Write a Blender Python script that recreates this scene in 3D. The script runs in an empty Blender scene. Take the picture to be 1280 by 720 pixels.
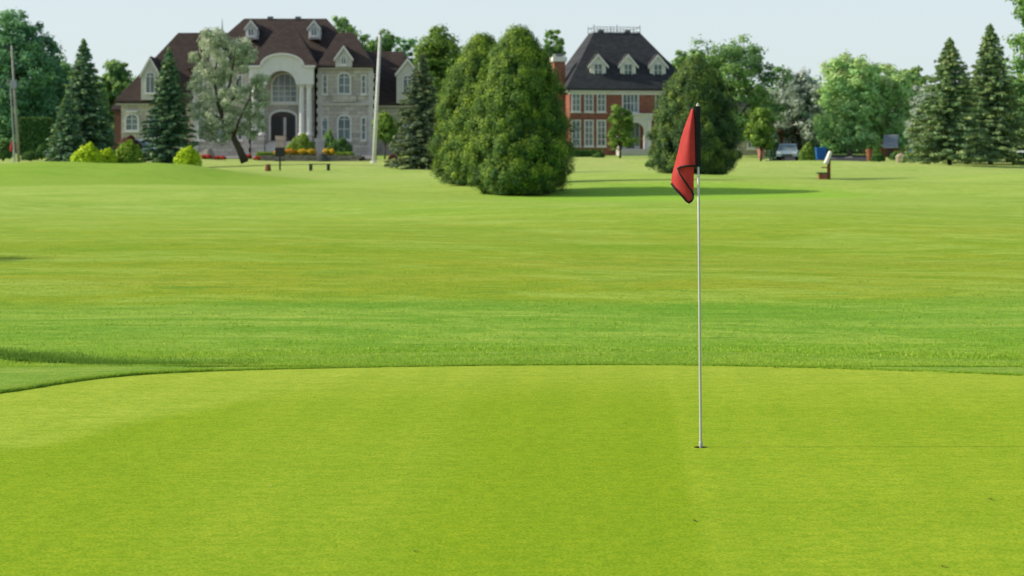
import bpy, bmesh, math, random
import numpy as np
from mathutils import Vector

random.seed(7)
R = np.random.default_rng(11)
PI = math.pi
scene = bpy.context.scene
COL = scene.collection
F = 2567.0            # focal length in pixels of a 1280 wide frame
EYE = 1.64

# ------------------------------------------------------------------ helpers
def lin(c):
    c = c / 255.0
    return c / 12.92 if c <= 0.04045 else ((c + 0.055) / 1.055) ** 2.4
def S(r, g, b): return (lin(r), lin(g), lin(b), 1.0)
def sx(px, d): return (px - 640.0) / F * d
def sz(py, d): return EYE + (230.0 - py) / F * d

def tag(o, label=None, cat=None, group=None, kind=None):
    if label: o['label'] = label
    if cat: o['category'] = cat
    if group: o['group'] = group
    if kind: o['kind'] = kind
    return o

def thing(name, label, cat, loc=(0, 0, 0), rz=0.0, group=None):
    o = bpy.data.objects.new(name, None)
    COL.objects.link(o)
    o.empty_display_size = 0.3
    o.location = loc
    o.rotation_euler = (0, 0, rz)
    return tag(o, label, cat, group)

def link_mesh(name, me, mat, parent=None, loc=None):
    o = bpy.data.objects.new(name, me)
    COL.objects.link(o)
    if mat is not None and not me.materials: me.materials.append(mat)
    if parent is not None: o.parent = parent
    if loc is not None: o.location = loc
    return o

def copy_tree(o, loc, label, rz=0.0, scale=1.0, group=None):
    c = o.copy(); COL.objects.link(c)
    c.location = loc; c.rotation_euler = (0, 0, rz)
    c.scale = (scale, scale, scale) if not isinstance(scale, tuple) else scale
    c['label'] = label
    if group: c['group'] = group
    for ch in list(o.children):
        k = ch.copy(); COL.objects.link(k); k.parent = c
        for g in list(ch.children):
            h = g.copy(); COL.objects.link(h); h.parent = k
    return c

def arch_poly(cx, hw, z0, z1, rise, n=12):
    """upright opening with an arched head, counted from bottom left"""
    pts = [(cx - hw, z0)]
    if rise <= 0:
        return [(cx - hw, z0), (cx - hw, z1), (cx + hw, z1), (cx + hw, z0)]
    zs = z1 - rise
    for i in range(n + 1):
        a = PI - PI * i / n
        pts.append((cx + hw * math.cos(a), zs + rise * math.sin(a)))
    pts.append((cx + hw, z0))
    return pts

class MB:
    def __init__(s): s.v = []; s.f = []
    def add(s, vs, fs):
        n = len(s.v); s.v += [tuple(p) for p in vs]; s.f += [tuple(i + n for i in f) for f in fs]; return s
    def box(s, x0, x1, y0, y1, z0, z1):
        return s.add([(x0,y0,z0),(x1,y0,z0),(x1,y1,z0),(x0,y1,z0),(x0,y0,z1),(x1,y0,z1),(x1,y1,z1),(x0,y1,z1)],
                     [(3,2,1,0),(4,5,6,7),(0,1,5,4),(1,2,6,5),(2,3,7,6),(3,0,4,7)])
    def prism(s, poly, y0, y1):
        n = len(poly)
        vs = [(x, y0, z) for x, z in poly] + [(x, y1, z) for x, z in poly]
        fs = [tuple(range(n)), tuple(range(2*n-1, n-1, -1))]
        fs += [(i, i+n, (i+1) % n + n, (i+1) % n) for i in range(n)]
        return s.add(vs, fs)
    def prism_x(s, poly, x0, x1):
        n = len(poly)
        vs = [(x0, y, z) for y, z in poly] + [(x1, y, z) for y, z in poly]
        fs = [tuple(range(n)), tuple(range(2*n-1, n-1, -1))]
        fs += [(i, i+n, (i+1) % n + n, (i+1) % n) for i in range(n)]
        return s.add(vs, fs)
    def ring(s, outer, inner, y0, y1):
        n = len(outer)
        vs = [(x, y0, z) for x, z in outer] + [(x, y0, z) for x, z in inner] + \
             [(x, y1, z) for x, z in outer] + [(x, y1, z) for x, z in inner]
        fs = []
        for i in range(n):
            j = (i + 1) % n
            fs += [(i, j, n+j, n+i), (2*n+i, 3*n+i, 3*n+j, 2*n+j), (i, 2*n+i, 2*n+j, j), (n+i, n+j, 3*n+j, 3*n+i)]
        return s.add(vs, fs)
    def hip(s, x0, x1, y0, y1, z, rx0, rx1, ry0, ry1, rz, th=0.22):
        vs = [(x0,y0,z-th),(x1,y0,z-th),(x1,y1,z-th),(x0,y1,z-th),(x0,y0,z),(x1,y0,z),(x1,y1,z),(x0,y1,z),
              (rx0,ry0,rz),(rx1,ry0,rz),(rx1,ry1,rz),(rx0,ry1,rz)]
        fs = [(3,2,1,0),(0,1,5,4),(1,2,6,5),(2,3,7,6),(3,0,4,7),(4,5,9,8),(5,6,10,9),(6,7,11,10),(7,4,8,11),(8,9,10,11)]
        return s.add(vs, fs)
    def tube(s, pts, rad, n=8, cap=True):
        pts = [Vector(p) for p in pts]; base = len(s.v); vs = []; fs = []
        for i, p in enumerate(pts):
            t = (pts[min(i+1, len(pts)-1)] - pts[max(i-1, 0)]).normalized()
            up = Vector((0, 1, 0)) if abs(t.y) < 0.9 else Vector((1, 0, 0))
            a = t.cross(up).normalized(); b = t.cross(a).normalized()
            r = rad[i] if hasattr(rad, '__len__') else rad
            for k in range(n):
                q = 2 * PI * k / n
                vs.append(p + a * (r * math.cos(q)) + b * (r * math.sin(q)))
        for i in range(len(pts) - 1):
            for k in range(n):
                fs.append((i*n+k, i*n+(k+1) % n, (i+1)*n+(k+1) % n, (i+1)*n+k))
        if cap:
            fs.append(tuple(range(n-1, -1, -1))); m = (len(pts)-1)*n; fs.append(tuple(range(m, m+n)))
        return s.add(vs, fs)
    def lathe(s, prof, cx=0, cy=0, n=20):
        vs = []; fs = []
        for r, z in prof:
            for k in range(n):
                a = 2*PI*k/n; vs.append((cx + r*math.cos(a), cy + r*math.sin(a), z))
        for i in range(len(prof)-1):
            for k in range(n):
                fs.append((i*n+k, i*n+(k+1) % n, (i+1)*n+(k+1) % n, (i+1)*n+k))
        fs.append(tuple(range(n-1, -1, -1))); m = (len(prof)-1)*n; fs.append(tuple(range(m, m+n)))
        return s.add(vs, fs)
    def mesh(s, name, smooth=False):
        me = bpy.data.meshes.new(name); me.from_pydata(s.v, [], s.f); me.update()
        bm = bmesh.new(); bm.from_mesh(me); bmesh.ops.recalc_face_normals(bm, faces=bm.faces); bm.to_mesh(me); bm.free()
        if smooth:
            me.polygons.foreach_set('use_smooth', [True] * len(me.polygons))
        return me
    def build(s, name, mat, parent=None, loc=None, smooth=False):
        return link_mesh(name, s.mesh(name, smooth), mat, parent, loc)

# ------------------------------------------------------------------ node helpers
class NT:
    def __init__(s, name):
        s.m = bpy.data.materials.new(name); s.m.use_nodes = True
        s.t = s.m.node_tree; s.t.nodes.clear()
        s.out = s.t.nodes.new('ShaderNodeOutputMaterial')
    def n(s, kind, **kw):
        nd = s.t.nodes.new(kind)
        for k, v in kw.items(): setattr(nd, k, v)
        return nd
    def l(s, a, b): s.t.links.new(a, b)
    def pos(s):
        return s.n('ShaderNodeNewGeometry').outputs['Position']
    def obj(s):
        return s.n('ShaderNodeTexCoord').outputs['Object']
    def scale(s, vec, sc):
        m = s.n('ShaderNodeMapping'); s.l(vec, m.inputs['Vector']); m.inputs['Scale'].default_value = sc; return m.outputs[0]
    def noise(s, vec, scale=5, detail=4, rough=0.55, dist=0.0):
        t = s.n('ShaderNodeTexNoise'); s.l(vec, t.inputs['Vector'])
        t.inputs['Scale'].default_value = scale; t.inputs['Detail'].default_value = detail
        t.inputs['Roughness'].default_value = rough; t.inputs['Distortion'].default_value = dist
        return t.outputs['Fac']
    def ramp(s, fac, stops):
        r = s.n('ShaderNodeValToRGB'); s.l(fac, r.inputs[0]); e = r.color_ramp.elements
        while len(e) < len(stops): e.new(0.5)
        for i, (p, c) in enumerate(stops):
            e[i].position = p; e[i].color = c if len(c) == 4 else (*c, 1)
        return r.outputs[0]
    def math(s, op, a, b=None, c=None, clamp=False):
        m = s.n('ShaderNodeMath', operation=op, use_clamp=clamp)
        for i, v in enumerate((a, b, c)):
            if v is None: continue
            if isinstance(v, (int, float)): m.inputs[i].default_value = v
            else: s.l(v, m.inputs[i])
        return m.outputs[0]
    def mr(s, v, a, b, c=0.0, d=1.0, smooth=True):
        m = s.n('ShaderNodeMapRange'); m.interpolation_type = 'SMOOTHSTEP' if smooth else 'LINEAR'
        s.l(v, m.inputs[0])
        for i, q in enumerate((a, b, c, d)): m.inputs[1+i].default_value = q
        return m.outputs[0]
    def mix(s, fac, a, b, blend='MIX'):
        m = s.n('ShaderNodeMix', data_type='RGBA', blend_type=blend)
        if isinstance(fac, (int, float)): m.inputs[0].default_value = fac
        else: s.l(fac, m.inputs[0])
        for i, v in ((6, a), (7, b)):
            if isinstance(v, tuple): m.inputs[i].default_value = v if len(v) == 4 else (*v, 1)
            else: s.l(v, m.inputs[i])
        return m.outputs[2]
    def bump(s, h, strength=0.3, dist=0.02):
        b = s.n('ShaderNodeBump'); b.inputs['Strength'].default_value = strength; b.inputs['Distance'].default_value = dist
        s.l(h, b.inputs['Height']); return b.outputs[0]
    def bsdf(s, color, rough=0.7, spec=0.3, normal=None, metal=0.0):
        b = s.n('ShaderNodeBsdfPrincipled')
        if isinstance(color, tuple): b.inputs['Base Color'].default_value = color if len(color) == 4 else (*color, 1)
        else: s.l(color, b.inputs['Base Color'])
        if isinstance(rough, (int, float)): b.inputs['Roughness'].default_value = rough
        else: s.l(rough, b.inputs['Roughness'])
        b.inputs['Specular IOR Level'].default_value = spec; b.inputs['Metallic'].default_value = metal
        if normal is not None: s.l(normal, b.inputs['Normal'])
        return b.outputs[0]
    def done(s, sh): s.l(sh, s.out.inputs['Surface']); return s.m

def paint(name, c, rough=0.6, spec=0.3, var=0.25, scale=3.0, bump=0.0, metal=0.0):
    n = NT(name); p = n.pos()
    f = n.noise(p, scale, 5, 0.6)
    d = tuple(x * (1 - var) for x in c[:3]); l = tuple(min(1, x * (1 + var * 0.6)) for x in c[:3])
    col = n.ramp(f, [(0.3, d), (0.7, l)])
    nm = n.bump(n.noise(p, scale * 12, 3), bump, 0.02) if bump else None
    return n.done(n.bsdf(col, rough, spec, nm, metal))

def leaf_mat(name, dark, mid, light, trans=0.28, rough=0.6, spec=0.25):
    n = NT(name)
    a = n.n('ShaderNodeAttribute', attribute_name='tint')
    col = n.ramp(a.outputs['Fac'], [(0.0, dark), (0.5, mid), (1.0, light)])
    b = n.bsdf(col, rough, spec)
    t = n.n('ShaderNodeBsdfTranslucent'); n.l(n.mix(0.5, col, light), t.inputs['Color'])
    m = n.n('ShaderNodeMixShader'); m.inputs[0].default_value = trans
    n.l(b, m.inputs[1]); n.l(t.outputs[0], m.inputs[2])
    return n.done(m.outputs[0])

# ------------------------------------------------------------------ terrain
_py = np.array([-80, 0, 21, 24, 30, 37, 45, 52, 60, 73, 88, 104, 120, 150, 180, 200, 230, 300, 420, 2000.])
_pz = np.array([0, 0, 0, .03, .13, .26, .42, .56, .72, .98, 1.24, 1.60, 1.98, 2.86, 3.78, 4.40, 5.1, 6.0, 7.0, 9.0])
_dy = np.linspace(-80, 2000, 20801)
_dz = np.interp(_dy, _py, _pz)
_k = np.hanning(81); _k /= _k.sum()
_dzs = np.convolve(np.pad(_dz, 40, mode='edge'), _k, mode='valid')
_k2 = np.hanning(201); _k2 /= _k2.sum()
_dzs2 = np.convolve(np.pad(_dz, 100, mode='edge'), _k2, mode='valid')
def smooth(a, b, v):
    t = np.clip((v - a) / (b - a), 0, 1); return t * t * (3 - 2 * t)
def terrain(x, y):
    x = np.asarray(x, float); y = np.asarray(y, float)
    w = smooth(30, 80, y)
    z = np.interp(y, _dy, _dzs) * (1 - w) + np.interp(y, _dy, _dzs2) * w
    # grassy mound on the left, brow behind the cedars, swell on the right
    dx = x + 21.0; s = np.where(dx < 0, 14.0, 6.4)
    z = z + (1.05 + .06*np.sin(x*.9) ) * np.exp(-(dx / s) ** 2) * np.exp(-(np.where(y < 116, (y - 116) / 8.0, (y - 116) / 12.0)) ** 2)
    ya = y + 0.012 * (x - 5) ** 2
    z = z + 0.60 * np.exp(-((x - 8.5) / 9.5) ** 2) * np.exp(-(np.where(ya < 93.5, (ya - 93.5) / 4.6, (ya - 93.5) / 19.0)) ** 2)
    z = z + 0.65 * np.exp(-((x - 31) / 8.0) ** 2) * np.exp(-(np.where(y < 108, (y - 108) / 9.0, (y - 108) / 16.0)) ** 2)
    z = z + 0.30 * np.exp(-((x - 20) / 12.0) ** 2) * np.exp(-((y - 150) / 12.0) ** 2)
    far = smooth(22, 60, y) * (1 - smooth(185, 215, y))
    z = z + far * (0.17 * np.sin(x * 0.16 + 0.6) * np.sin(y * 0.11 + 1.1) + 0.05 * np.sin(x * 0.33 + y * 0.21))
    return z
def tz(x, y): return float(terrain(x, y))
def G(px, d, dz=0.0):
    x = sx(px, d); return (x, d, tz(x, d) + dz)

# outline of the putting green (the back edge is the visible one)
_edge = [(-9.5, 2.0), (-9.2, 6.0), (-7.6, 10.0), (-5.9, 13.2), (-4.55, 15.15), (-4.0, 16.1), (-3.72, 16.8), (-3.45, 17.35), (-3.05, 17.75),
         (-2.4, 18.06), (-1.6, 18.28), (-0.6, 18.48), (0.3, 18.58), (1.4, 18.58), (2.4, 18.38), (3.3, 18.05), (4.4, 17.55),
         (5.6, 16.7), (7.2, 15.0), (8.6, 12.0), (9.3, 8.0), (9.4, 3.0), (8.5, -3.0), (5.0, -7.0), (0.0, -8.0), (-5.0, -7.0), (-8.6, -3.0)]
def spline_closed(P, per=10):
    P = [np.array(p, float) for p in P]; out = []; n = len(P)
    for i in range(n):
        a, b, c, d = P[i-1], P[i], P[(i+1) % n], P[(i+2) % n]
        for k in range(per):
            t = k / per
            out.append(0.5 * ((2*b) + (-a+c)*t + (2*a-5*b+4*c-d)*t*t + (-a+3*b-3*c+d)*t**3))
    return np.array(out)
EDGE = spline_closed(_edge, 10)
def edge_dist(x, y):
    """distance outside the green (negative inside), vectorised"""
    P = EDGE; Q = np.roll(EDGE, -1, axis=0)
    x = np.asarray(x, float).ravel(); y = np.asarray(y, float).ravel()
    best = np.full(x.shape, 1e9); ins = np.zeros(x.shape, bool)
    for (x0, y0), (x1, y1) in zip(P, Q):
        dx, dy = x1-x0, y1-y0; L = dx*dx+dy*dy
        t = np.clip(((x-x0)*dx+(y-y0)*dy)/L, 0, 1)
        best = np.minimum(best, (x-x0-t*dx)**2+(y-y0-t*dy)**2)
        if y0 != y1:
            c = ((y0 > y) != (y1 > y)); xi = x0 + (y-y0)*(x1-x0)/(y1-y0)
            ins ^= c & (x < xi)
    d = np.sqrt(best); return np.where(ins, -d, d)

# line where the uncut rough begins on the left of the green
_rough = np.array([(-14.0, 21.6), (-9.0, 20.7), (-6.5, 20.0), (-5.2, 19.45), (-4.6, 19.1), (-4.2, 18.75), (-3.85, 18.5), (-3.3, 18.32), (-2.7, 18.28), (-2.2, 18.36), (-1.7, 18.55)])

# ------------------------------------------------------------------ ground materials
def grass_common(n, p):
    fine = n.noise(n.scale(p, (1, 1, 1)), 70, 4, 0.7)
    mid = n.noise(p, 9, 5, 0.6)
    big = n.noise(n.scale(p, (0.35, 1.0, 1)), 0.55, 6, 0.6, 0.6)
    return fine, mid, big

def ground_material():
    n = NT('fairway grass'); p = n.pos()
    sep = n.n('ShaderNodeSeparateXYZ'); n.l(p, sep.inputs[0]); X, Y = sep.outputs[0], sep.outputs[1]
    warp = n.noise(n.scale(p, (0.06, 0.16, 1)), 1.0, 5, 0.62, 0.4)
    w2 = n.math('MULTIPLY', n.math('SUBTRACT', warp, 0.5), n.mr(Y, 20, 110, 7.0, 40.0, False))
    yy = n.math('ADD', n.math('ADD', Y, w2), n.math('MULTIPLY', X, -0.10))
    f = n.mr(yy, 18, 218, 0, 1, False)
    def y(v): return (v - 18) / 200.0
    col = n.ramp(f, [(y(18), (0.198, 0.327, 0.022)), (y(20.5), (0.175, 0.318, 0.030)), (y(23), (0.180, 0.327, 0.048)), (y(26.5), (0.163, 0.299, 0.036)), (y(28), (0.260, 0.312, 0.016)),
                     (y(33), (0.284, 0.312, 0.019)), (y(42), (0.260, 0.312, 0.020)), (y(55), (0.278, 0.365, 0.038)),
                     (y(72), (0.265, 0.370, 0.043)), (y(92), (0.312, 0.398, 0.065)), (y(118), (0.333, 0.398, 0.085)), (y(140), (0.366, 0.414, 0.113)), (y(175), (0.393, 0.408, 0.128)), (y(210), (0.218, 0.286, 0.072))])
    # dry patches, then dark and pale streaks drawn out across the slope
    dry = n.noise(n.scale(p, (0.09, 0.22, 1)), 1.0, 7, 0.66, 0.9)
    drym = n.math('MULTIPLY', n.mr(dry, 0.46, 0.62), n.math('MULTIPLY', n.mr(Y, 26.5, 30), n.mr(Y, 95, 58)))
    col = n.mix(n.math('MULTIPLY', drym, 0.36), col, (.33, .315, .06, 1))
    wp = n.n('ShaderNodeTexNoise'); n.l(p, wp.inputs['Vector']); wp.inputs['Scale'].default_value = .11; wp.inputs['Detail'].default_value = 3
    off = n.n('ShaderNodeVectorMath', operation='MULTIPLY_ADD'); n.l(wp.outputs['Color'], off.inputs[0]); off.inputs[1].default_value = (9, 7, 0); n.l(p, off.inputs[2])
    rot = n.n('ShaderNodeMapping'); n.l(off.outputs[0], rot.inputs[0]); rot.inputs['Rotation'].default_value = (0, 0, .22); q = rot.outputs[0]
    st = n.noise(n.scale(q, (0.38, 0.80, 1)), 1.0, 7, 0.70, 0.8)
    col = n.mix(n.mr(st, 0.43, 0.65, 0, .70), col, n.mix(0.6, col, (.085, .24, .014, 1)))
    st1 = n.noise(n.scale(q, (0.07, 0.26, 1)), 1.0, 6, 0.62, 1.0)
    col = n.mix(n.mr(st1, 0.50, 0.62, 0, .55), col, n.mix(0.6, col, (.12, .29, .016, 1)))
    pale = n.noise(n.scale(q, (0.13, 0.36, 1)), 1.3, 7, 0.66, 1.2)
    col = n.mix(n.mr(pale, 0.46, 0.64, 0, 0.8), col, (.33, .43, .085, 1))
    # thin dark marks close to the green
    mk = n.noise(n.scale(p, (0.55, 2.6, 1)), 1.0, 5, 0.7, 0.5)
    col = n.mix(n.math('MULTIPLY', n.mr(mk, 0.60, 0.68, 0, .75), n.mr(Y, 46, 26)), col, (.055, .18, .025, 1))
    tuft = n.noise(n.scale(p, (0.8, 1.6, 1)), 3.0, 7, 0.72)
    col = n.mix(n.mr(tuft, 0.36, 0.60), n.mix(0.34, col, (.05, .17, .010, 1)), col)
    col = n.mix(n.mr(tuft, 0.52, 0.70, 0, .35), col, (.40, .52, .10, 1))
    fine = n.noise(p, 24, 5, 0.75)
    col = n.mix(n.mr(fine, 0.38, 0.62), n.mix(0.40, col, (.04, .15, .008, 1)), n.mix(0.12, col, (.45, .58, .12, 1)))
    # darker green over the mound
    gx = n.math('DIVIDE', n.math('ADD', X, 22.0), 13.0); gy = n.math('DIVIDE', n.math('SUBTRACT', Y, 110.0), 11.0)
    rr = n.math('ADD', n.math('MULTIPLY', gx, gx), n.math('MULTIPLY', gy, gy))
    rr = n.math('ADD', rr, n.math('MULTIPLY', n.math('SUBTRACT', n.noise(p, .3, 4, .6), .5), .8))
    col = n.mix(n.mr(rr, 1.2, 0.6, 0, .6), col, (.135, .26, .012, 1))
    ex = n.math('DIVIDE', n.math('SUBTRACT', X, 7.0), 8.5); ey = n.math('DIVIDE', n.math('SUBTRACT', Y, 85.0), 8.0)
    er = n.math('ADD', n.math('MULTIPLY', ex, ex), n.math('MULTIPLY', ey, ey))
    col = n.mix(n.mr(er, 1.2, 0.3, 0, .6), col, (.17, .37, .018, 1))  # sunlit green below the brow, painted into the colour
    h = n.math('ADD', n.noise(p, 22, 4, 0.7), n.math('MULTIPLY', tuft, 2.0))
    b = n.bump(h, 0.5, 0.05)
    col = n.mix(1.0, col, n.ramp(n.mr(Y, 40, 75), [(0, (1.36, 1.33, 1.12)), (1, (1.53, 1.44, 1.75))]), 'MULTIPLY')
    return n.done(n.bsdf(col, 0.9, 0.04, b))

def green_material():
    n = NT('putting green grass'); p = n.pos()
    sep = n.n('ShaderNodeSeparateXYZ'); n.l(p, sep.inputs[0]); X, Y = sep.outputs[0], sep.outputs[1]
    wob = n.math('MULTIPLY', n.math('SUBTRACT', n.noise(p, 0.7, 4, 0.6), 0.5), 0.6)
    # three mown passes of different nap
    l1 = n.math('ADD', n.math('SUBTRACT', n.math('ADD', X, 3.14), n.math('MULTIPLY', n.math('SUBTRACT', Y, 12.6), 0.356)), wob)   # <0 : left pass
    l2 = n.math('ADD', n.math('SUBTRACT', n.math('SUBTRACT', X, 0.82), n.math('MULTIPLY', n.math('SUBTRACT', Y, 8.59), 0.0546)), n.math('MULTIPLY', wob, 0.12))   # >0 : right pass
    left = n.math('MULTIPLY', n.mr(l1, 0.30, -0.22), n.mr(Y, 10.5, 13.2))
    right = n.mr(l2, -0.05, 0.05)
    l3 = n.math('ADD', n.math('SUBTRACT', n.math('ADD', X, 0.52), n.math('MULTIPLY', n.math('SUBTRACT', Y, 8.59), 0.040)), n.math('MULTIPLY', wob, 0.5))  # <0 : middle pass
    l4 = n.math('ADD', n.math('ADD', n.math('ADD', X, 1.62), n.math('MULTIPLY', n.math('SUBTRACT', Y, 8.59), 0.045)), wob)     # <0 : second dark pass
    base = (.226, .330, .003, 1)
    col = n.mix(n.mr(l3, 0.24, -0.24), base, (.300, .402, .034, 1))
    col = n.mix(n.mr(l4, 0.30, -0.30), col, (.250, .360, .012, 1))
    col = n.mix(left, col, (.475, .560, .115, 1))
    col = n.mix(right, col, (.345, .438, .036, 1))
    st = n.noise(n.scale(p, (0.35, 0.8, 1)), 1.0, 6, 0.66, 0.9)
    col = n.mix(n.mr(st, 0.44, 0.62, 0.0, 0.55), col, n.mix(0.5, col, (.15, .27, .002, 1)))
    st2 = n.noise(n.scale(p, (0.5, 0.35, 1)), 0.9, 5, 0.66, 0.9)
    col = n.mix(n.mr(st2, 0.46, 0.64, 0.0, 0.5), col, n.mix(0.5, col, (.33, .40, .035, 1)))
    # paler and yellower toward the back lip
    lip = n.math('ADD', Y, n.math('MULTIPLY', n.math('POWER', n.math('ABSOLUTE', n.math('SUBTRACT', X, 0.8)), 2.0), 0.055))
    col = n.mix(n.mr(lip, 14.6, 18.7, 0.0, 0.75), col, (.53, .575, .125, 1))
    rows_ = n.noise(n.scale(p, (1.2, 3.5, 1)), 1.6, 6, 0.72)
    col = n.mix(n.mr(rows_, 0.42, 0.58), n.mix(0.30, col, (.10, .26, .004, 1)), col)
    mid = n.noise(p, 13, 7, 0.82)
    fine = n.noise(p, 62, 3, 0.8)
    col = n.mix(n.mr(mid, 0.40, 0.60, 0, 1), n.mix(0.50, col, (.10, .24, .004, 1)), n.mix(0.22, col, (.46, .50, .05, 1)))
    col = n.mix(n.mr(fine, 0.36, 0.64), n.mix(0.46, col, (.07, .19, .003, 1)), n.mix(0.28, col, (.50, .54, .06, 1)))
    # faint reel stripes and a few scuffed ball marks
    sw = n.math('SINE', n.math('MULTIPLY', n.math('SUBTRACT', X, n.math('MULTIPLY', Y, 0.048)), 11.2))
    col = n.mix(n.mr(sw, -.5, .5, 0, .16), col, n.mix(.5, col, (.12, .25, .004, 1)))
    vo = n.n('ShaderNodeTexVoronoi'); n.l(p, vo.inputs['Vector']); vo.inputs['Scale'].default_value = 1.1
    col = n.mix(n.mr(vo.outputs['Distance'], .030, .012, 0, .7), col, (.10, .13, .012, 1))
    col = n.mix(1.0, col, (1.12, 1.14, .80, 1), 'MULTIPLY')
    h = n.math('ADD', n.noise(p, 60, 4, 0.75), n.math('MULTIPLY', n.noise(p, 3.0, 4, 0.6), 3.0))
    return n.done(n.bsdf(col, 0.9, 0.04, n.bump(h, 0.3, 0.012)))

def collar_material():
    n = NT('collar grass'); p = n.pos()
    mid = n.noise(n.scale(p, (0.5, 1.0, 1)), 2.2, 6, 0.66)
    fine = n.noise(p, 60, 4, 0.7)
    col = n.ramp(mid, [(0.36, (.23, .42, .026)), (0.5, (.33, .49, .045)), (0.64, (.43, .55, .08))])
    sp = n.noise(p, 24, 5, .75)
    col = n.mix(n.mr(sp, 0.4, 0.6), n.mix(0.35, col, (.04, .17, .01, 1)), col)
    col = n.mix(n.mr(fine, 0.38, 0.62), n.mix(0.42, col, (.03, .14, .01, 1)), col)
    return n.done(n.bsdf(col, 0.85, 0.12, n.bump(fine, 0.5, 0.03)))

M = {}
M['ground'] = ground_material(); M['green'] = green_material(); M['collar'] = collar_material()

# ------------------------------------------------------------------ ground sheets
def axis(parts):
    a = []
    for lo, hi, st in parts: a += list(np.arange(lo, hi, st))
    a.append(parts[-1][1]); return np.array(a)
ys = axis([(-60, -4, 8), (-4, 60, 0.55), (60, 240, 1.6), (240, 420, 12), (420, 2400, 110)])
xh = axis([(0, 14, 0.6), (14, 60, 1.6), (60, 160, 8), (160, 1400, 90)])
xs = np.concatenate([-xh[:0:-1], xh])
XX, YY = np.meshgrid(xs, ys)
ZZ = terrain(XX, YY)
near = (np.abs(XX) < 14) & (YY < 24)
ed = np.full(XX.shape, 99.0); ed[near] = edge_dist(XX[near], YY[near])
ZZ -= 0.09 * (1 - smooth(0.7, 2.2, ed))
nx, ny = len(xs), len(ys)
V = np.stack([XX.ravel(), YY.ravel(), ZZ.ravel()], 1)
I = (np.arange(ny-1)[:, None] * nx + np.arange(nx-1)[None, :]).ravel()
Fq = np.stack([I, I+1, I+1+nx, I+nx], 1)
def quad_mesh(name, V, Fq, smooth_=False):
    me = bpy.data.meshes.new(name)
    me.vertices.add(len(V)); me.vertices.foreach_set('co', np.ascontiguousarray(V, dtype=np.float32).ravel())
    k = Fq.shape[1]
    me.loops.add(Fq.size); me.loops.foreach_set('vertex_index', np.ascontiguousarray(Fq, dtype=np.int32).ravel())
    me.polygons.add(len(Fq)); me.polygons.foreach_set('loop_start', np.arange(0, Fq.size, k, dtype=np.int32))
    if smooth_: me.polygons.foreach_set('use_smooth', np.ones(len(Fq), bool))
    me.update(calc_edges=True); return me
tag(link_mesh('ground', quad_mesh('ground', V, Fq, True), M['ground']), kind='structure')

HOLE = (sx(876, 12.8), 12.8)
# putting green : flat sheet with the round hole cut in it
bm = bmesh.new()
ov = [bm.verts.new((x, y, 0)) for x, y in EDGE]
iv = [bm.verts.new((HOLE[0] + .046 * math.cos(a), HOLE[1] + .046 * math.sin(a), 0)) for a in np.linspace(0, 2*PI, 28, endpoint=False)]
es = [bm.edges.new((L[i], L[(i+1) % len(L)])) for L in (ov, iv) for i in range(len(L))]
bmesh.ops.triangle_fill(bm, edges=es, use_beauty=True)
bmesh.ops.recalc_face_normals(bm, faces=bm.faces)
if sum(f.normal.z for f in bm.faces) < 0: bmesh.ops.reverse_faces(bm, faces=bm.faces)
me = bpy.data.meshes.new('putting_green'); bm.to_mesh(me); bm.free()
tag(link_mesh('putting_green', me, M['green']), kind='structure')

# collar of longer grass round the green, a little higher than the green
Pn = np.roll(EDGE, -1, 0) - np.roll(EDGE, 1, 0); Pn = np.stack([Pn[:, 1], -Pn[:, 0]], 1); Pn /= np.linalg.norm(Pn, axis=1)[:, None]
cen = EDGE.mean(0)
flip = ((EDGE - cen) * Pn).sum(1).mean() < 0
if flip: Pn = -Pn
rows = []
offs = [0.0, 0.0, 0.04, 0.25, 0.6, 1.0, 1.5, 2.0, 2.3]
for k, o in enumerate(offs):
    Q = EDGE + Pn * (o + (0.012 * R.normal(size=(len(EDGE), 1)) if k < 2 else 0))
    t = terrain(Q[:, 0], Q[:, 1])
    z = np.full(len(Q), -0.02) if k == 0 else ((0.008 + 0.010 * (1 - smooth(-3.6, -2.4, Q[:, 0]))) if k == 1 else (0.012 + 0.012 * (1 - smooth(-3.6, -2.4, Q[:, 0]))) * (1 - smooth(0.3, 2.0, np.full(len(Q), o))) + t * 1.0 - 0.06 * smooth(1.5, 2.3, np.full(len(Q), o)))
    rows.append(np.column_stack([Q, z]))
nE = len(EDGE); V = np.vstack(rows)
fq = []
for k in range(len(offs)-1):
    for i in range(nE):
        j = (i+1) % nE; fq.append((k*nE+i, k*nE+j, (k+1)*nE+j, (k+1)*nE+i))
fq = np.array(fq)
me = quad_mesh('collar', V, fq, True)
bm = bmesh.new(); bm.from_mesh(me); bmesh.ops.recalc_face_normals(bm, faces=bm.faces)
if sum(f.normal.z for f in bm.faces) < 0: bmesh.ops.reverse_faces(bm, faces=bm.faces)
bm.to_mesh(me); bm.free()
tag(link_mesh('collar', me, M['collar']), kind='structure')

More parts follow.
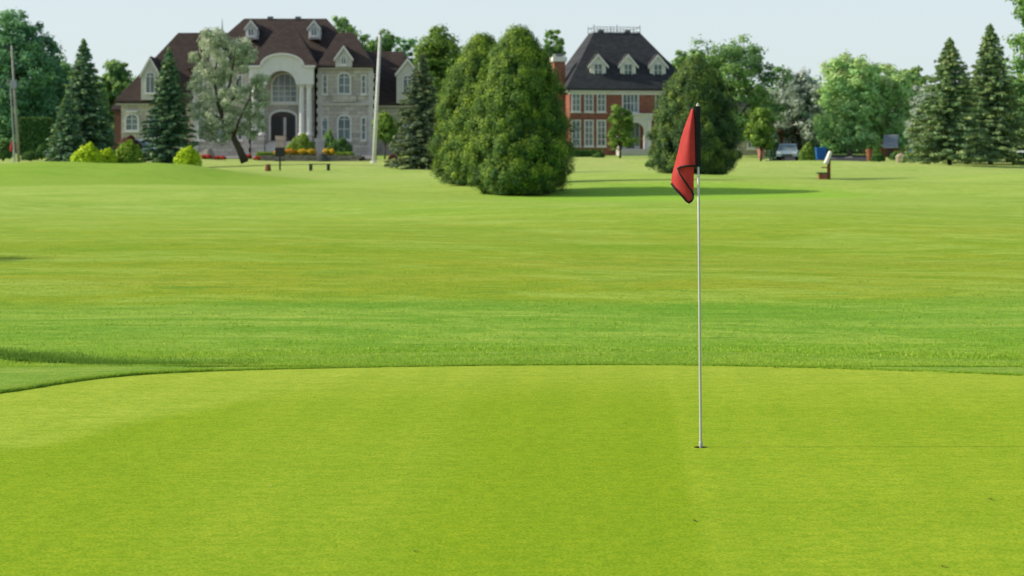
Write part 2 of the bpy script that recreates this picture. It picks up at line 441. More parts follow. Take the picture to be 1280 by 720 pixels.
# ------------------------------------------------------------------ grass blades (uncountable)
def blades(name, x, y, z, h, w, tint, mat, lean=0.5):
    N = len(x); a = R.uniform(0, 2*PI, N); l = R.normal(0, lean, (N, 2)) * h[:, None]
    dx, dy = np.cos(a) * w, np.sin(a) * w
    V = np.empty((N, 3, 3))
    V[:, 0] = np.column_stack([x-dx, y-dy, z-0.01]); V[:, 1] = np.column_stack([x+dx, y+dy, z-0.01])
    V[:, 2] = np.column_stack([x+l[:, 0], y+l[:, 1], z+h])
    me = quad_mesh(name, V.reshape(-1, 3), np.arange(N*3).reshape(N, 3))
    at = me.attributes.new('tint', 'FLOAT', 'FACE'); at.data.foreach_set('value', tint.astype(np.float32))
    return link_mesh(name, me, mat)
M['blade'] = leaf_mat('grass blade', (0.106, 0.276, 0.016, 1), (0.250, 0.448, 0.030, 1), (0.525, 0.644, 0.100, 1), 0.35, 0.7, 0.1)
M['blade_rough'] = leaf_mat('rough grass blade', (0.037, 0.132, 0.012, 1), (0.131, 0.299, 0.025, 1), (0.375, 0.529, 0.100, 1), 0.35, 0.7, 0.1)
# fairway grass, thinning out with distance
N = 100000
y = 18.3 + 12 * R.random(N) ** 2.2
x = R.uniform(-1, 1, N) * (y * 0.27 + 0.4)
e = edge_dist(x, y); k = e > 0.03; x, y, e = x[k], y[k], e[k]
ry = np.interp(x, _rough[:, 0], _rough[:, 1], right=0)
incol = (x < -1.7) & (y < ry)
k = ~incol | (R.random(len(x)) < 0.9); x, y, e, incol = x[k], y[k], e[k], incol[k]
z = terrain(x, y) + 0.024 * (1 - smooth(0.3, 2.0, e))
h = R.uniform(.007, .017, len(x)) * (0.6 + 0.4 * smooth(0.3, 2.5, e)) * np.where(incol, 1.7, 1.0)
t = np.clip(R.normal(.52, .2, len(x)) + 0.22 * np.sin(x * .9 + np.sin(y * 1.3) * 2) * np.sin(y * .8), 0, 1)
tag(blades('fairway_grass', x, y, z, h, R.uniform(.002, .005, len(x)) * (1 + (y-18)/25), t, M['blade'], 0.7),
    'short mown grass blades behind the putting green', 'grass', kind='stuff')
# ragged fringe of blades right along the cut edge
k = np.where((EDGE[:, 1] > 12) & (np.abs(EDGE[:, 0]) < 7))[0]
N = 30000; i = R.choice(k, N); f = R.random(N)[:, None]; o = np.abs(R.normal(0, .07, N))
Q = EDGE[i] * (1-f) + EDGE[(i+1) % nE] * f + Pn[i] * (o[:, None] - .008)
lh = np.where(Q[:, 0] < -2.6, 1.25, .8)
tag(blades('fringe_grass', Q[:, 0], Q[:, 1], np.full(N, .008), R.uniform(.008, .024, N) * lh, R.uniform(.002, .005, N), np.clip(R.normal(.42, .2, N) + o * 2, 0, 1), M['blade'], .7),
    'ragged fringe of grass blades along the cut edge of the green', 'grass', kind='stuff')
# uncut tuft line left of the green
N = 42000
q = R.random(N); idx = np.interp(q, [0, .35, 1], [0, 2.2, len(_rough)-1.0]); 
x = np.interp(idx, np.arange(len(_rough)), _rough[:, 0]); y = np.interp(idx, np.arange(len(_rough)), _rough[:, 1])
fade = np.interp(x, [-14, -4.5, -3.5, -2.8, -2.2], [1, .95, .6, .25, .0])
y = y + np.abs(R.normal(0, .30, N)) * 1.0 + R.normal(0, .035, N) + .06 * np.sin(x * 7.3) + .05 * np.sin(x * 17 + 1)
x = x + R.normal(0, .05, N)
lumpy = .45 + .75 * np.abs(np.sin(x * 5.1 + 2 * np.sin(x * 2.3 + y * 3))) * (0.5 + .5 * np.sin(x * 1.7 + y * 4))
h = R.uniform(.018, .058, N) * fade * np.clip(lumpy, .35, 1.2)
front = np.interp(x, _rough[:, 0], _rough[:, 1])
t = np.clip(R.normal(.20, .14, N) + 0.45 * smooth(0.08, 0.55, y - front), 0, 1)  # shadow along the strip's front painted in as darker blades
e = edge_dist(x, y); k = (e > 0.04) & (fade > .04)
z = terrain(x, y) + 0.02
tag(blades('rough_grass', x[k], y[k], z[k], h[k], R.uniform(.004, .009, N)[k], t[k], M['blade_rough'], 0.45),
    'uncut dark tufty grass edging the left of the putting green', 'grass', kind='stuff')

# scattered tufts that the mower left standing
C = 3600; cy = 19.4 + 30 * R.random(C) ** 2.6; cx = R.uniform(-1, 1, C) * (cy * .27 + .5)
cx += 1.2 * np.sin(cy * 1.9) ; m = 9
x = np.repeat(cx, m) + R.normal(0, .06, C*m) * np.repeat(R.uniform(.5, 3.2, C), m); y = np.repeat(cy, m) + R.normal(0, .07, C*m)
k = edge_dist(x, y) > .5; ct = np.repeat(np.clip(R.normal(.52, .2, C), 0, 1), m)
h = R.uniform(.008, .026, C*m) * np.repeat(R.uniform(.5, 1.25, C), m) * np.clip(1.15 - (y - 19) / 34, .25, 1)
tag(blades('grass_tufts', x[k], y[k], terrain(x, y)[k] + .004, h[k], (R.uniform(.004, .009, C*m) * (1 + (y-20)/30))[k], np.clip(ct + R.normal(0, .1, C*m), 0, 1)[k], M['blade'], .8),
    'small uneven tufts of grass dotted over the fairway', 'grass', kind='stuff')

# ------------------------------------------------------------------ foliage generators (return meshes); tint paints lit tops and shaded insides
def leaf_faces(name, P, Nn, size, tint, mat, aspect=0.55, ax=None):
    """one rhombic leaf or spray per point; Nn rough normal, ax long axis"""
    N = len(P)
    Nn = Nn / (np.linalg.norm(Nn, axis=1)[:, None] + 1e-9)
    a = R.normal(size=(N, 3)) if ax is None else ax + R.normal(0, .35, (N, 3))
    a -= (a * Nn).sum(1)[:, None] * Nn; a /= (np.linalg.norm(a, axis=1)[:, None] + 1e-9)
    b = np.cross(Nn, a)
    s = size[:, None]; w = s * aspect
    V = np.empty((N, 4, 3))
    V[:, 0] = P - a * s; V[:, 1] = P + b * w * R.uniform(.7, 1.2, (N, 1)); V[:, 2] = P + a * s; V[:, 3] = P - b * w * R.uniform(.7, 1.2, (N, 1))
    V[:, 1] += Nn * w * .3; V[:, 3] += Nn * w * .3
    me = quad_mesh(name, V.reshape(-1, 3), np.arange(N*4).reshape(N, 4))
    at = me.attributes.new('tint', 'FLOAT', 'FACE'); at.data.foreach_set('value', np.clip(tint, 0, 1).astype(np.float32))
    if mat: me.materials.append(mat)
    return me
def sph(N):
    v = R.normal(size=(N, 3)); return v / np.linalg.norm(v, axis=1)[:, None]

def broadleaf(H, W, mat, base=0.25, nl=11, clumps=200, per=80, leaf=0.16, spread=0.6, wild=0.30, lean=(0, 0), D=None, trunk_r=None, shape='round'):
    """returns (trunk mesh builder, crown mesh). H height, W half width"""
    D = D or W
    zc0 = H * base; hc = (H - zc0) / 2
    lobes = []
    for i in range(nl):
        t = (i + 0.5) / nl
        if shape == 'round': rr = math.sin(PI * min(1, 0.20 + 0.72 * t)) ** 0.6
        elif shape == 'vase': rr = 0.35 + 0.65 * min(1, t * 1.7) if t < .8 else 0.75
        else: rr = 0.95 - 0.55 * t
        a = i * 2.399 + R.uniform(-.5, .5)
        rad = rr * R.uniform(.35, .78)
        c = np.array([W * rad * math.cos(a) + lean[0] * t, D * rad * math.sin(a) + lean[1] * t, zc0 + 2 * hc * (0.06 + 0.82 * t)])
        r = np.array([W, D, hc]) * R.uniform(.26, .26 + wild, 1) * np.array([1, 1, .8])
        lobes.append((c, r, R.normal(0, .05)))
    P, Nn, T = [], [], []
    for k in range(clumps):
        c, r, lt = lobes[k % nl]
        d = sph(1)[0]
        q = R.uniform(.35, 1.08) if R.random() < .8 else R.uniform(1.0, 1.3)
        cc = c + r * d * q
        cc[2] = min(max(cc[2], zc0 * .8), H * 0.985)
        cr = spread * R.uniform(.45, 1.25)
        m = max(20, int(per * R.uniform(.5, 1.2)))
        v = sph(m); rad = R.random((m, 1)) ** 0.6
        el = np.array([R.uniform(.8, 1.3), R.uniform(.8, 1.3), R.uniform(.5, .95)])
        p = cc + v * rad * cr * el + R.normal(0, cr * .12, (m, 3))
        P.append(p)
        Nn.append(v + d * .5 + np.array([0, 0, .45]) + R.normal(0, .6, (m, 3)))
        T.append(R.normal(.44, .11) + lt + .16 * v[:, 2] * rad[:, 0] + .20 * d[2] * min(q, 1) + R.normal(0, .13, m) - .22 * (q < .6))  # shading painted in: tops lighter, inner clumps darker
    P = np.vstack(P); Nn = np.vstack(Nn); T = np.concatenate(T)
    crown = leaf_faces('crown', P, Nn, leaf * R.uniform(.6, 1.3, len(P)), T, mat)
    tr = MB(); r0 = trunk_r or max(.05, H * .022)
    top = np.array([lean[0] * .8, lean[1] * .8, H * .8])
    pts = []; rad = []
    for i in range(8):
        t = i / 7; pts.append((top[0]*t**1.3 + .03*H*math.sin(t*5)*t, top[1]*t + .02*H*math.sin(t*4+1)*t, top[2]*t - (.3 if i == 0 else 0))); rad.append(r0 * (1.25 - t * 1.1 if i == 0 else 1.0 - .88*t))
    tr.tube(pts, rad, 7)
    for c, r, _ in lobes:
        t = min(.8, max(.18, (c[2] - H*.16) / (H*.8) * .75)); i = int(t*7); f = t*7-i
        a = np.array(pts[i]) * (1-f) + np.array(pts[min(7, i+1)]) * f
        m = (a + c) / 2 + np.array([0, 0, .06*H])
        b = c + (c-a)*.25
        rr = r0 * (1-.88*t) * .6
        tr.tube([a, m, c, b], [rr, rr*.7, rr*.42, rr*.12], 5)
    return tr, crown

def spruce(H, W, mat, dens=1.0, droop=0.28, base=0.03, ragged=.2, spray=.19):
    P, Nn, T, A = [], [], [], []
    h = H * base
    while h < H * .985:
        t = h / H
        Lm = W * 1.48 * (1 - t) ** .80 * (0.88 + .12*min(1, t/.1))
        nb = max(4, int((6 + 5 * (1 - t)) * dens)); a0 = R.uniform(0, 2*PI)
        for k in range(nb):
            a = a0 + 2*PI*k/nb + R.uniform(-.28, .28)
            L = max(.10, Lm * R.uniform(1-ragged*1.6, 1+ragged*.55))
            n = max(6, int(L / .042 * dens))
            s = R.random(n) ** .62
            wid = (.26 * L * (1 - s) + .07) * 1.0
            off = R.uniform(-1, 1, n) * wid
            dz = -droop * L * s + .30 * droop * L * s * s * 1.6 + R.normal(0, .035, n)
            rx = L * s; ca, sa = math.cos(a), math.sin(a)
            P.append(np.column_stack([rx*ca - off*sa, rx*sa + off*ca, h + R.uniform(-.1, .1) + dz]))
            ax = np.column_stack([np.full(n, ca) - np.sign(off)*sa*.7, np.full(n, sa) + np.sign(off)*ca*.7, np.full(n, -.15)])
            A.append(ax)
            up = np.column_stack([R.normal(0, .45, n) + .25*ca, R.normal(0, .45, n) + .25*sa, np.full(n, 1.0)])
            hang = R.random(n) < .33
            up[hang] = np.column_stack([R.normal(0, 1, hang.sum()), R.normal(0, 1, hang.sum()), np.full(hang.sum(), .15)])
            Nn.append(up)
            T.append(R.normal(.36, .09) + .34*(s-.5) + R.normal(0, .1, n) - .22*hang)  # sunlit tips painted lighter, hanging sprays darker
        h += .26 * (0.55 + .75 * (1 - t)) * R.uniform(.8, 1.2)
    n = 60; P.append(np.column_stack([R.normal(0, .04, n), R.normal(0, .04, n), H - .75 + .78*R.random(n)]))
    Nn.append(sph(n)); T.append(R.normal(.6, .1, n)); A.append(np.tile([0, 0, 1.0], (n, 1)))
    P = np.vstack(P)
    crown = leaf_faces('crown', P, np.vstack(Nn), spray * R.uniform(.55, 1.25, len(P)), np.concatenate(T), mat, .42, np.vstack(A))
    tr = MB(); tr.tube([(0, 0, -.3), (.02, 0, H*.4), (0, 0, H*.97)], [H*.018, H*.012, .012], 7)
    return tr, crown

def cedar(H, W, mat, clumps=420, per=120, seed=0):
    tp = [0, .03, .08, .17, .3, .45, .56, .68, .78, .87, .94, 1.0]
    rp = [.50, .76, .93, 1.0, .98, .91, .83, .72, .59, .45, .28, .07]
    P, Nn, T, A = [], [], [], []
    ph = R.uniform(0, 6, 6)
    for k in range(clumps):
        t = ((k + R.random()) / clumps) ** 1.08
        t = min(t, .985); a = k * 2.399963 + R.uniform(-.25, .25)
        prof = np.interp(t, tp, rp) * W
        lump = 1.0 + .06*math.sin(3*a + ph[0] + 2.5*t) + .07*math.sin(6*a + ph[1] - 7*t) + .06*math.sin(9*t*PI + ph[2] + 2*a)
        rr = prof * min(lump, 1.05) * R.uniform(.74, 1.0)
        q_ = R.random(); rr *= .76 if q_ < .2 else (1.08 if q_ > .90 and t > .2 else 1)
        c = np.array([rr*math.cos(a), rr*math.sin(a), H*t])
        s = W * .105 * R.uniform(.6, 1.5)
        v = sph(per); rad = R.random((per, 1)) ** .4
        p = c + v * rad * s * np.array([1.05, 1.05, 1.3]) + R.normal(0, s*.18, (per, 3)) + np.array([0, 0, s*.2])
        o = np.array([math.cos(a), math.sin(a), .25])
        P.append(p); Nn.append(o + v*.8 + R.normal(0, .5, (per, 3)))
        A.append(np.tile(np.array([o[0]*.8, o[1]*.8, 1.0]), (per, 1)) + R.normal(0, .45, (per, 3)))
        T.append(R.normal(.40, .13) + .22*(v@o)*rad[:, 0] + .16*v[:, 2] + R.normal(0, .12, per))  # light painted into the tint: outward and upper sprays brighter
    # inner foliage, painted dark as shade, closes the crown
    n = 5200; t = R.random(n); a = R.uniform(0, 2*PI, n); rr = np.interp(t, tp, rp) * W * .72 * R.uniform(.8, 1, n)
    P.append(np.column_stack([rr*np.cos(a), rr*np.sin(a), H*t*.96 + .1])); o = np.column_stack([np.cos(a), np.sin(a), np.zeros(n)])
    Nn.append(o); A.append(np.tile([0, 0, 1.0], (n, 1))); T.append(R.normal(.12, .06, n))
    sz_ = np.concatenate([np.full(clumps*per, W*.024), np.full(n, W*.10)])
    P = np.vstack(P); P[:, 2] = np.maximum(P[:, 2], .04)
    crown = leaf_faces('crown', P, np.vstack(Nn), sz_ * R.uniform(.6, 1.35, len(P)), np.concatenate(T), mat, .36, np.vstack(A))
    tr = MB(); tr.tube([(0, 0, -.3), (0, 0, H*.45), (0, 0, H*.9)], [H*.025, H*.018, .02], 7)
    return tr, crown

def mound_leaves(fx, n, leaf, mat, name='foliage', aspect=.55):
    """leaves over an ellipsoid list [(cx,cy,cz,rx,ry,rz)]"""
    P, Nn, T = [], [], []
    m = n // len(fx)
    for cx, cy, cz, rx, ry, rz in fx:
        v = sph(m); v[:, 2] = np.where(v[:, 2] < -.35, -v[:, 2], v[:, 2])
        rad = R.uniform(.62, 1.04, (m, 1)) ** .6
        lump = 1 + .11*np.sin(v[:, :1]*7 + v[:, 1:2]*5 + cx) * np.cos(v[:, 2:]*6)
        P.append(np.array([cx, cy, cz]) + v * rad * lump * np.array([rx, ry, rz]))
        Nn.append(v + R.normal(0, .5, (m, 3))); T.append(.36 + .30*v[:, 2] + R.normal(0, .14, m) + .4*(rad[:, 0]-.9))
    P = np.vstack(P); P[:, 2] = np.maximum(P[:, 2], .02)
    return leaf_faces(name, P, np.vstack(Nn), leaf*R.uniform(.6, 1.3, len(P)), np.concatenate(T), mat, aspect)

def box_leaves(x0, x1, y0, y1, z1, n, leaf, mat, name='foliage', soft=.06):
    A = [(x1-x0)*(y1-y0), (x1-x0)*z1, (x1-x0)*z1, (y1-y0)*z1, (y1-y0)*z1]; A = np.array(A)/sum(A)
    f = R.choice(5, n, p=A); u, v = R.random(n), R.random(n)
    P = np.empty((n, 3)); Nn = np.zeros((n, 3))
    X = x0+(x1-x0)*u; Y = y0+(y1-y0)*v; Z = z1*v
    Y2 = y0+(y1-y0)*u
    for k, (px, py, pz, nn) in enumerate([(X, Y, np.full(n, z1), (0, 0, 1)), (X, np.full(n, y0), Z, (0, -1, 0)), (X, np.full(n, y1), Z, (0, 1, 0)), (np.full(n, x0), Y2, Z, (-1, 0, 0)), (np.full(n, x1), Y2, Z, (1, 0, 0))]):
        q = f == k; P[q] = np.column_stack([px, py, pz])[q]; Nn[q] = nn
    P += R.normal(0, soft, (n, 3)) - Nn*np.abs(R.normal(0, soft*1.5, (n, 1)))
    P[:, 2] = np.maximum(P[:, 2], .02)
    T = .34 + .3*Nn[:, 2] + R.normal(0, .14, n)  # lit top painted in: upward leaves get the lighter tint
    return leaf_faces(name, P, Nn + R.normal(0, .5, (n, 3)), leaf*R.uniform(.6, 1.3, n), T, mat)

# foliage palettes : dark stops paint hazy shade, light stops sunlit highlights
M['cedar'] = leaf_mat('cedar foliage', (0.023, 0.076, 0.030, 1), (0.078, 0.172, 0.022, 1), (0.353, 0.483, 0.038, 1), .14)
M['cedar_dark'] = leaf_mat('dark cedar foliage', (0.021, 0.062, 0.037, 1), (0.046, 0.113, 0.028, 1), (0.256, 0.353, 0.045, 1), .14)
M['spruce_blue'] = leaf_mat('blue spruce needles', (0.040, 0.117, 0.087, 1), (0.108, 0.231, 0.114, 1), (0.629, 0.735, 0.272, 1), .12)
M['spruce_green'] = leaf_mat('green spruce needles', (0.073, 0.163, 0.096, 1), (0.217, 0.343, 0.130, 1), (0.750, 0.750, 0.279, 1), .12)
M['spruce_dull'] = leaf_mat('dull spruce needles', (0.055, 0.114, 0.085, 1), (0.145, 0.208, 0.104, 1), (0.469, 0.452, 0.170, 1), .12)
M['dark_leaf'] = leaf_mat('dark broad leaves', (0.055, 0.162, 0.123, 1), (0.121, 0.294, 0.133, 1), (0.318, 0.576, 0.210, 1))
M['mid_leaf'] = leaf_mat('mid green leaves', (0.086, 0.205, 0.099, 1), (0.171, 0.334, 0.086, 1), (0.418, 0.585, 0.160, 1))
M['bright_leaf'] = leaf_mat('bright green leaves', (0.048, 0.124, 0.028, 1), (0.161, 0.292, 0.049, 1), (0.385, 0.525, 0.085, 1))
M['birch_leaf'] = leaf_mat('birch leaves', (0.246, 0.569, 0.228, 1), (0.467, 0.750, 0.258, 1), (0.485, 0.490, 0.245, 1))
M['silver_leaf'] = leaf_mat('silver leaves', (0.148, 0.221, 0.146, 1), (0.420, 0.541, 0.320, 1), (0.750, 0.750, 0.624, 1), .25)
M['silver_dim'] = leaf_mat('pale silver leaves', (0.133, 0.211, 0.152, 1), (0.379, 0.491, 0.349, 1), (0.700, 0.700, 0.700, 1), .25)
M['gold_leaf'] = leaf_mat('golden leaves', (0.121, 0.256, 0.016, 1), (0.454, 0.675, 0.022, 1), (0.712, 0.750, 0.039, 1), .3)
M['lime_leaf'] = leaf_mat('lime leaves', (0.048, 0.132, 0.017, 1), (0.192, 0.345, 0.033, 1), (0.414, 0.528, 0.066, 1), .3)
M['red_leaf'] = leaf_mat('dark red leaves', (.03, .012, .012, 1), (.10, .030, .026, 1), (.22, .07, .05, 1), .2)
M['hedge_leaf'] = leaf_mat('hedge leaves', (0.014, 0.054, 0.019, 1), (0.054, 0.144, 0.031, 1), (0.192, 0.336, 0.060, 1), .2)
M['yellow_flower'] = leaf_mat('yellow petals', (.35, .20, .01, 1), (.75, .48, .02, 1), (.9, .68, .05, 1), .3)
M['orange_flower'] = leaf_mat('orange petals', (.40, .14, .01, 1), (.75, .35, .02, 1), (.85, .5, .04, 1), .3)
M['red_flower'] = leaf_mat('red petals', (.25, .01, .01, 1), (.55, .04, .03, 1), (.75, .10, .07, 1), .3)
M['bark'] = paint('bark', (.075, .062, .050), .9, .1, .45, 9, .5)
M['bark_pale'] = paint('pale bark', (.26, .245, .21), .9, .1, .45, 9, .4)

def plant(name, label, cat, gen, loc, group=None, bark='bark', rz=0.0, parts=('trunk', 'crown')):
    t = thing(name, label, cat, loc, rz, group)
    tr, crown = gen
    tr.build(parts[0], M[bark], t, smooth=True)
    link_mesh(parts[1], crown, None, t)
    return t

# ------------------------------------------------------------------ trees of the middle distance
def tree_h(px, d, ytop):
    x, y, z = G(px, d); return sz(ytop, d) - z

d = 88
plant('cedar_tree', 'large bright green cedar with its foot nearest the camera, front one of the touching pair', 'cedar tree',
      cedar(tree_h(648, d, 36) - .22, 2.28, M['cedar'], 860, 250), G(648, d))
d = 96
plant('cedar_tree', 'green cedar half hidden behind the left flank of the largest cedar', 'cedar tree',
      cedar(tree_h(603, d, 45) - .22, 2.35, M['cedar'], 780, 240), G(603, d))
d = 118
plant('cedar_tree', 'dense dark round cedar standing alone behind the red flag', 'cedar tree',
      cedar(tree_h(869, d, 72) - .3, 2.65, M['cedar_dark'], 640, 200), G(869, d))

d = 150
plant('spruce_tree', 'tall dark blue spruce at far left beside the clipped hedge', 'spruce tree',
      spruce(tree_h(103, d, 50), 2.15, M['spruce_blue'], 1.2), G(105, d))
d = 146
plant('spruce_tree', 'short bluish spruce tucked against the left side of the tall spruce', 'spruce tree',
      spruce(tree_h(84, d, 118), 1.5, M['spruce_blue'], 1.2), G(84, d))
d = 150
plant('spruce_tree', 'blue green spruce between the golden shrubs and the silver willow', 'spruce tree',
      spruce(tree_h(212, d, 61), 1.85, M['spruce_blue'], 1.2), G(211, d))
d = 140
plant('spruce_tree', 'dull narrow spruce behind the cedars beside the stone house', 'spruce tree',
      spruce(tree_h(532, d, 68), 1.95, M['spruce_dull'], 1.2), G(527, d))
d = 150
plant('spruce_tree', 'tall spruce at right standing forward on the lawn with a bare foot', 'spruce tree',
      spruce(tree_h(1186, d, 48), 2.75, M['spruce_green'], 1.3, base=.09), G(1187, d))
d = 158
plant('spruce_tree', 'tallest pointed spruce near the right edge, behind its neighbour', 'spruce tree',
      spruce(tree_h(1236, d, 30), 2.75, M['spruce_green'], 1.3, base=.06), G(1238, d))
plant('spruce_tree', 'little grey blue spruce beside the pale parked car', 'spruce tree',
      spruce(2.9, .75, M['spruce_blue'], 1.3, spray=.15), G(968, 178))

# silver willow with a leaning trunk
def willow():
    d = 150
    H = tree_h(305, d, 36); s = d / F
    def q(px, py): return ((px-305)*s, 0, sz(py, d) - G(305, d)[2])
    tr = MB()
    a = [q(306, 203), q(300, 188), q(292, 172), q(280, 152), q(272, 128), q(268, 100), q(272, 70)]
    tr.tube(a, [.30, .25, .21, .17, .13, .09, .04], 8)
    for L in ([q(292, 172), q(300, 150), q(312, 128), q(318, 110)], [q(280, 152), q(262, 140), q(248, 132), q(240, 122)], [q(272, 128), q(286, 106), q(294, 80), q(298, 58)],
              [q(276, 140), q(292, 122), q(300, 100)], [q(268, 100), q(256, 84), q(250, 66)], [q(285, 160), q(268, 158), q(256, 160)]):
        L = [(x, yy + (.5*i*(1 if k % 2 else -1)), z) for i, (x, yy, z) in enumerate(L) for k in [int(abs(x)*10)]]
        tr.tube(L, [.11, .08, .055, .03][:len(L)], 6)
    lobes = [(262, 60, 20), (275, 48, 16), (290, 62, 18), (305, 72, 16), (252, 84, 18), (272, 86, 26), (296, 92, 22), (316, 108, 15), (246, 110, 17), (266, 116, 26), (292, 120, 26),
             (318, 132, 16), (250, 140, 17), (272, 148, 24), (298, 148, 24), (318, 152, 14), (260, 164, 14), (284, 168, 18), (308, 168, 14), (262, 40, 8), (243, 72, 8), (308, 58, 9), (326, 98, 8), (330, 122, 7)]
    P, Nn, T = [], [], []
    for px, py, r in lobes:
        c0 = np.array(q(px, py)); rr = r*s
        for k in range(int(3 + r*.42)):
            v = sph(1)[0]; c = c0 + v*rr*R.uniform(.4, .95)*np.array([1, 1.3, .95]); n = 95
            u = sph(n); rad = R.random((n, 1))**.45; p = c + u*rad*R.uniform(.3, .6)*np.array([1, 1, R.uniform(.7, 1.3)])
            P.append(p); Nn.append(u + np.array([0, 0, .5]) + R.normal(0, .6, (n, 3)))
            T.append(R.normal(.42, .15) + .25*u[:, 2] + R.normal(0, .13, n) + .10*(60-py)/100)
    P = np.vstack(P)
    crown = leaf_faces('crown', P, np.vstack(Nn), .10*R.uniform(.6, 1.4, len(P)), np.concatenate(T), M['silver_leaf'], .4)
    plant('willow_tree', 'silvery leaved tree with leaning dark trunk before the stone house', 'willow tree', (tr, crown), G(305, d))
willow()

# broadleaved trees behind and beside the houses
def bl(px, ytop, hw, d, mat, label, group=None, name='leafy_tree', bark='bark', k=1.0, base=.2, cat='tree', **kw):
    H = tree_h(px, d, ytop); W = hw * d / F * 1.08
    kw.setdefault('nl', 16); kw.setdefault('clumps', int(290*k)); kw.setdefault('per', 85)
    kw.setdefault('leaf', .17); kw.setdefault('spread', max(.38, W*.22))
    return plant(name, label, cat, broadleaf(H, W, M[mat], base, **kw), G(px, d), group, bark)
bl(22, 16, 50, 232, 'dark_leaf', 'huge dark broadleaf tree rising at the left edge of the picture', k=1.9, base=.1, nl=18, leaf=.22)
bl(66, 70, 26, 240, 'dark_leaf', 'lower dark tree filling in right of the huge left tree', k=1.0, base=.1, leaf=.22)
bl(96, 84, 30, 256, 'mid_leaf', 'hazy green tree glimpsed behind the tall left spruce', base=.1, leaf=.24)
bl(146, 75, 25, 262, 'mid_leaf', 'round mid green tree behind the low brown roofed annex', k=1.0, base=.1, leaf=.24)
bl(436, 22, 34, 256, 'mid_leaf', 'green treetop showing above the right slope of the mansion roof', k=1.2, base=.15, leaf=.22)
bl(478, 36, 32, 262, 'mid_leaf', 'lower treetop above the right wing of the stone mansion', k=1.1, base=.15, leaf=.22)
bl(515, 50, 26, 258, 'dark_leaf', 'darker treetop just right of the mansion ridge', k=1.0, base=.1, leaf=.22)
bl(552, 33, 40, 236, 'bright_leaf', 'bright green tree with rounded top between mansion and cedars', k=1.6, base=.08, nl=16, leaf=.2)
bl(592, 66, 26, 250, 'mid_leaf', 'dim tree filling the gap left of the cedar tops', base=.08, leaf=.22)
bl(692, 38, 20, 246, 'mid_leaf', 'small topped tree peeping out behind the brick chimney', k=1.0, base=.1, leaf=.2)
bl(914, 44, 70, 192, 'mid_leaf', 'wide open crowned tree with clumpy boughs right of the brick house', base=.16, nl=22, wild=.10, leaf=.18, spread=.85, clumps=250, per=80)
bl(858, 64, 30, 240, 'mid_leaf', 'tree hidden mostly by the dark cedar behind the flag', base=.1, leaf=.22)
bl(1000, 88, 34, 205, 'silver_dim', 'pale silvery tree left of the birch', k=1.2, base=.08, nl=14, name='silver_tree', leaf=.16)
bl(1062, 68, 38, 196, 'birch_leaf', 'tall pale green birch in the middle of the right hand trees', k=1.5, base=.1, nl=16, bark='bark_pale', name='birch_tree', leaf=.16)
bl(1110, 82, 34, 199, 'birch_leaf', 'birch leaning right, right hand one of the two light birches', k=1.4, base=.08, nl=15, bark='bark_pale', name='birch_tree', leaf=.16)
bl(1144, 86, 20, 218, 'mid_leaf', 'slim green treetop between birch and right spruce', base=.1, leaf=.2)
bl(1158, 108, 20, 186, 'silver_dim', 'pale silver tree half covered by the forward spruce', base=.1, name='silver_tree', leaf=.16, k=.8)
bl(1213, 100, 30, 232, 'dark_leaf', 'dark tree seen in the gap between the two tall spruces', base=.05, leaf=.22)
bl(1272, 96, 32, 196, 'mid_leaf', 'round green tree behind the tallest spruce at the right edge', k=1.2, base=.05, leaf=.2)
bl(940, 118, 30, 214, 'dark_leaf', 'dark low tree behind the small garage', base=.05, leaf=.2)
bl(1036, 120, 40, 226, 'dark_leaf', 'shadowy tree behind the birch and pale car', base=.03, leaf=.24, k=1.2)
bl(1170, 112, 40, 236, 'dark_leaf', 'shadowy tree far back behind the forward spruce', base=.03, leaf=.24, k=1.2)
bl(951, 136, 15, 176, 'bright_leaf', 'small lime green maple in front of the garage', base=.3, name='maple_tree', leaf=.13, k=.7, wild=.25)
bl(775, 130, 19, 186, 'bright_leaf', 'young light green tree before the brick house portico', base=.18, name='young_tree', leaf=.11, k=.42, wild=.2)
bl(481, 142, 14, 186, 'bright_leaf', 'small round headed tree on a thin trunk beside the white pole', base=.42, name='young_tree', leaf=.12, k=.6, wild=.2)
# boughs reaching in at the top right corner and a tree that throws its shadow in from the left
plant('leafy_tree', 'tall tree reaching a few boughs into the top right corner', 'tree', broadleaf(12.5, 3.1, M['mid_leaf'], .32, nl=14, clumps=120, per=110, leaf=.12, spread=.55, wild=.2), G(1337, 84))
plant('leafy_tree', 'young tree outside the left edge that shades the fairway', 'tree', broadleaf(5.8, 1.9, M['mid_leaf'], .3, nl=12, clumps=150, per=120, leaf=.09, spread=.45), (-19.6, 37.0, tz(-19.6, 37.0)))

# dense undergrowth below the far trees
def undergrowth(name, label, px0, px1, d, h, n, mat, leaf=.3, depth=6):
    x = sx(R.uniform(px0, px1, n), d); y = d + R.uniform(-depth/2, depth/2, n)
    top = h * (.72 + .28*np.sin(x*.7 + 1.3*np.sin(x*.31)))
    z = terrain(x, y) + top * R.random(n) ** .8
    T = .25 + .3*((z - terrain(x, y))/h) + R.normal(0, .13, n)
    me = leaf_faces(name, np.column_stack([x, y, z]), np.column_stack([R.normal(0, .6, n), np.full(n, -.6), R.normal(.5, .5, n)]), leaf*R.uniform(.6, 1.3, n), T, mat)
    tag(link_mesh(name, me, None), label, 'undergrowth', kind='stuff')
undergrowth('undergrowth', 'dark tangled undergrowth below the far right trees', 925, 1330, 222, 5.2, 30000, M['dark_leaf'])
undergrowth('undergrowth', 'dark undergrowth behind the hedge at far left', -40, 150, 236, 5.0, 16000, M['dark_leaf'])
undergrowth('undergrowth', 'dark undergrowth between the mansion and the cedars', 500, 720, 240, 5.0, 14000, M['dark_leaf'])

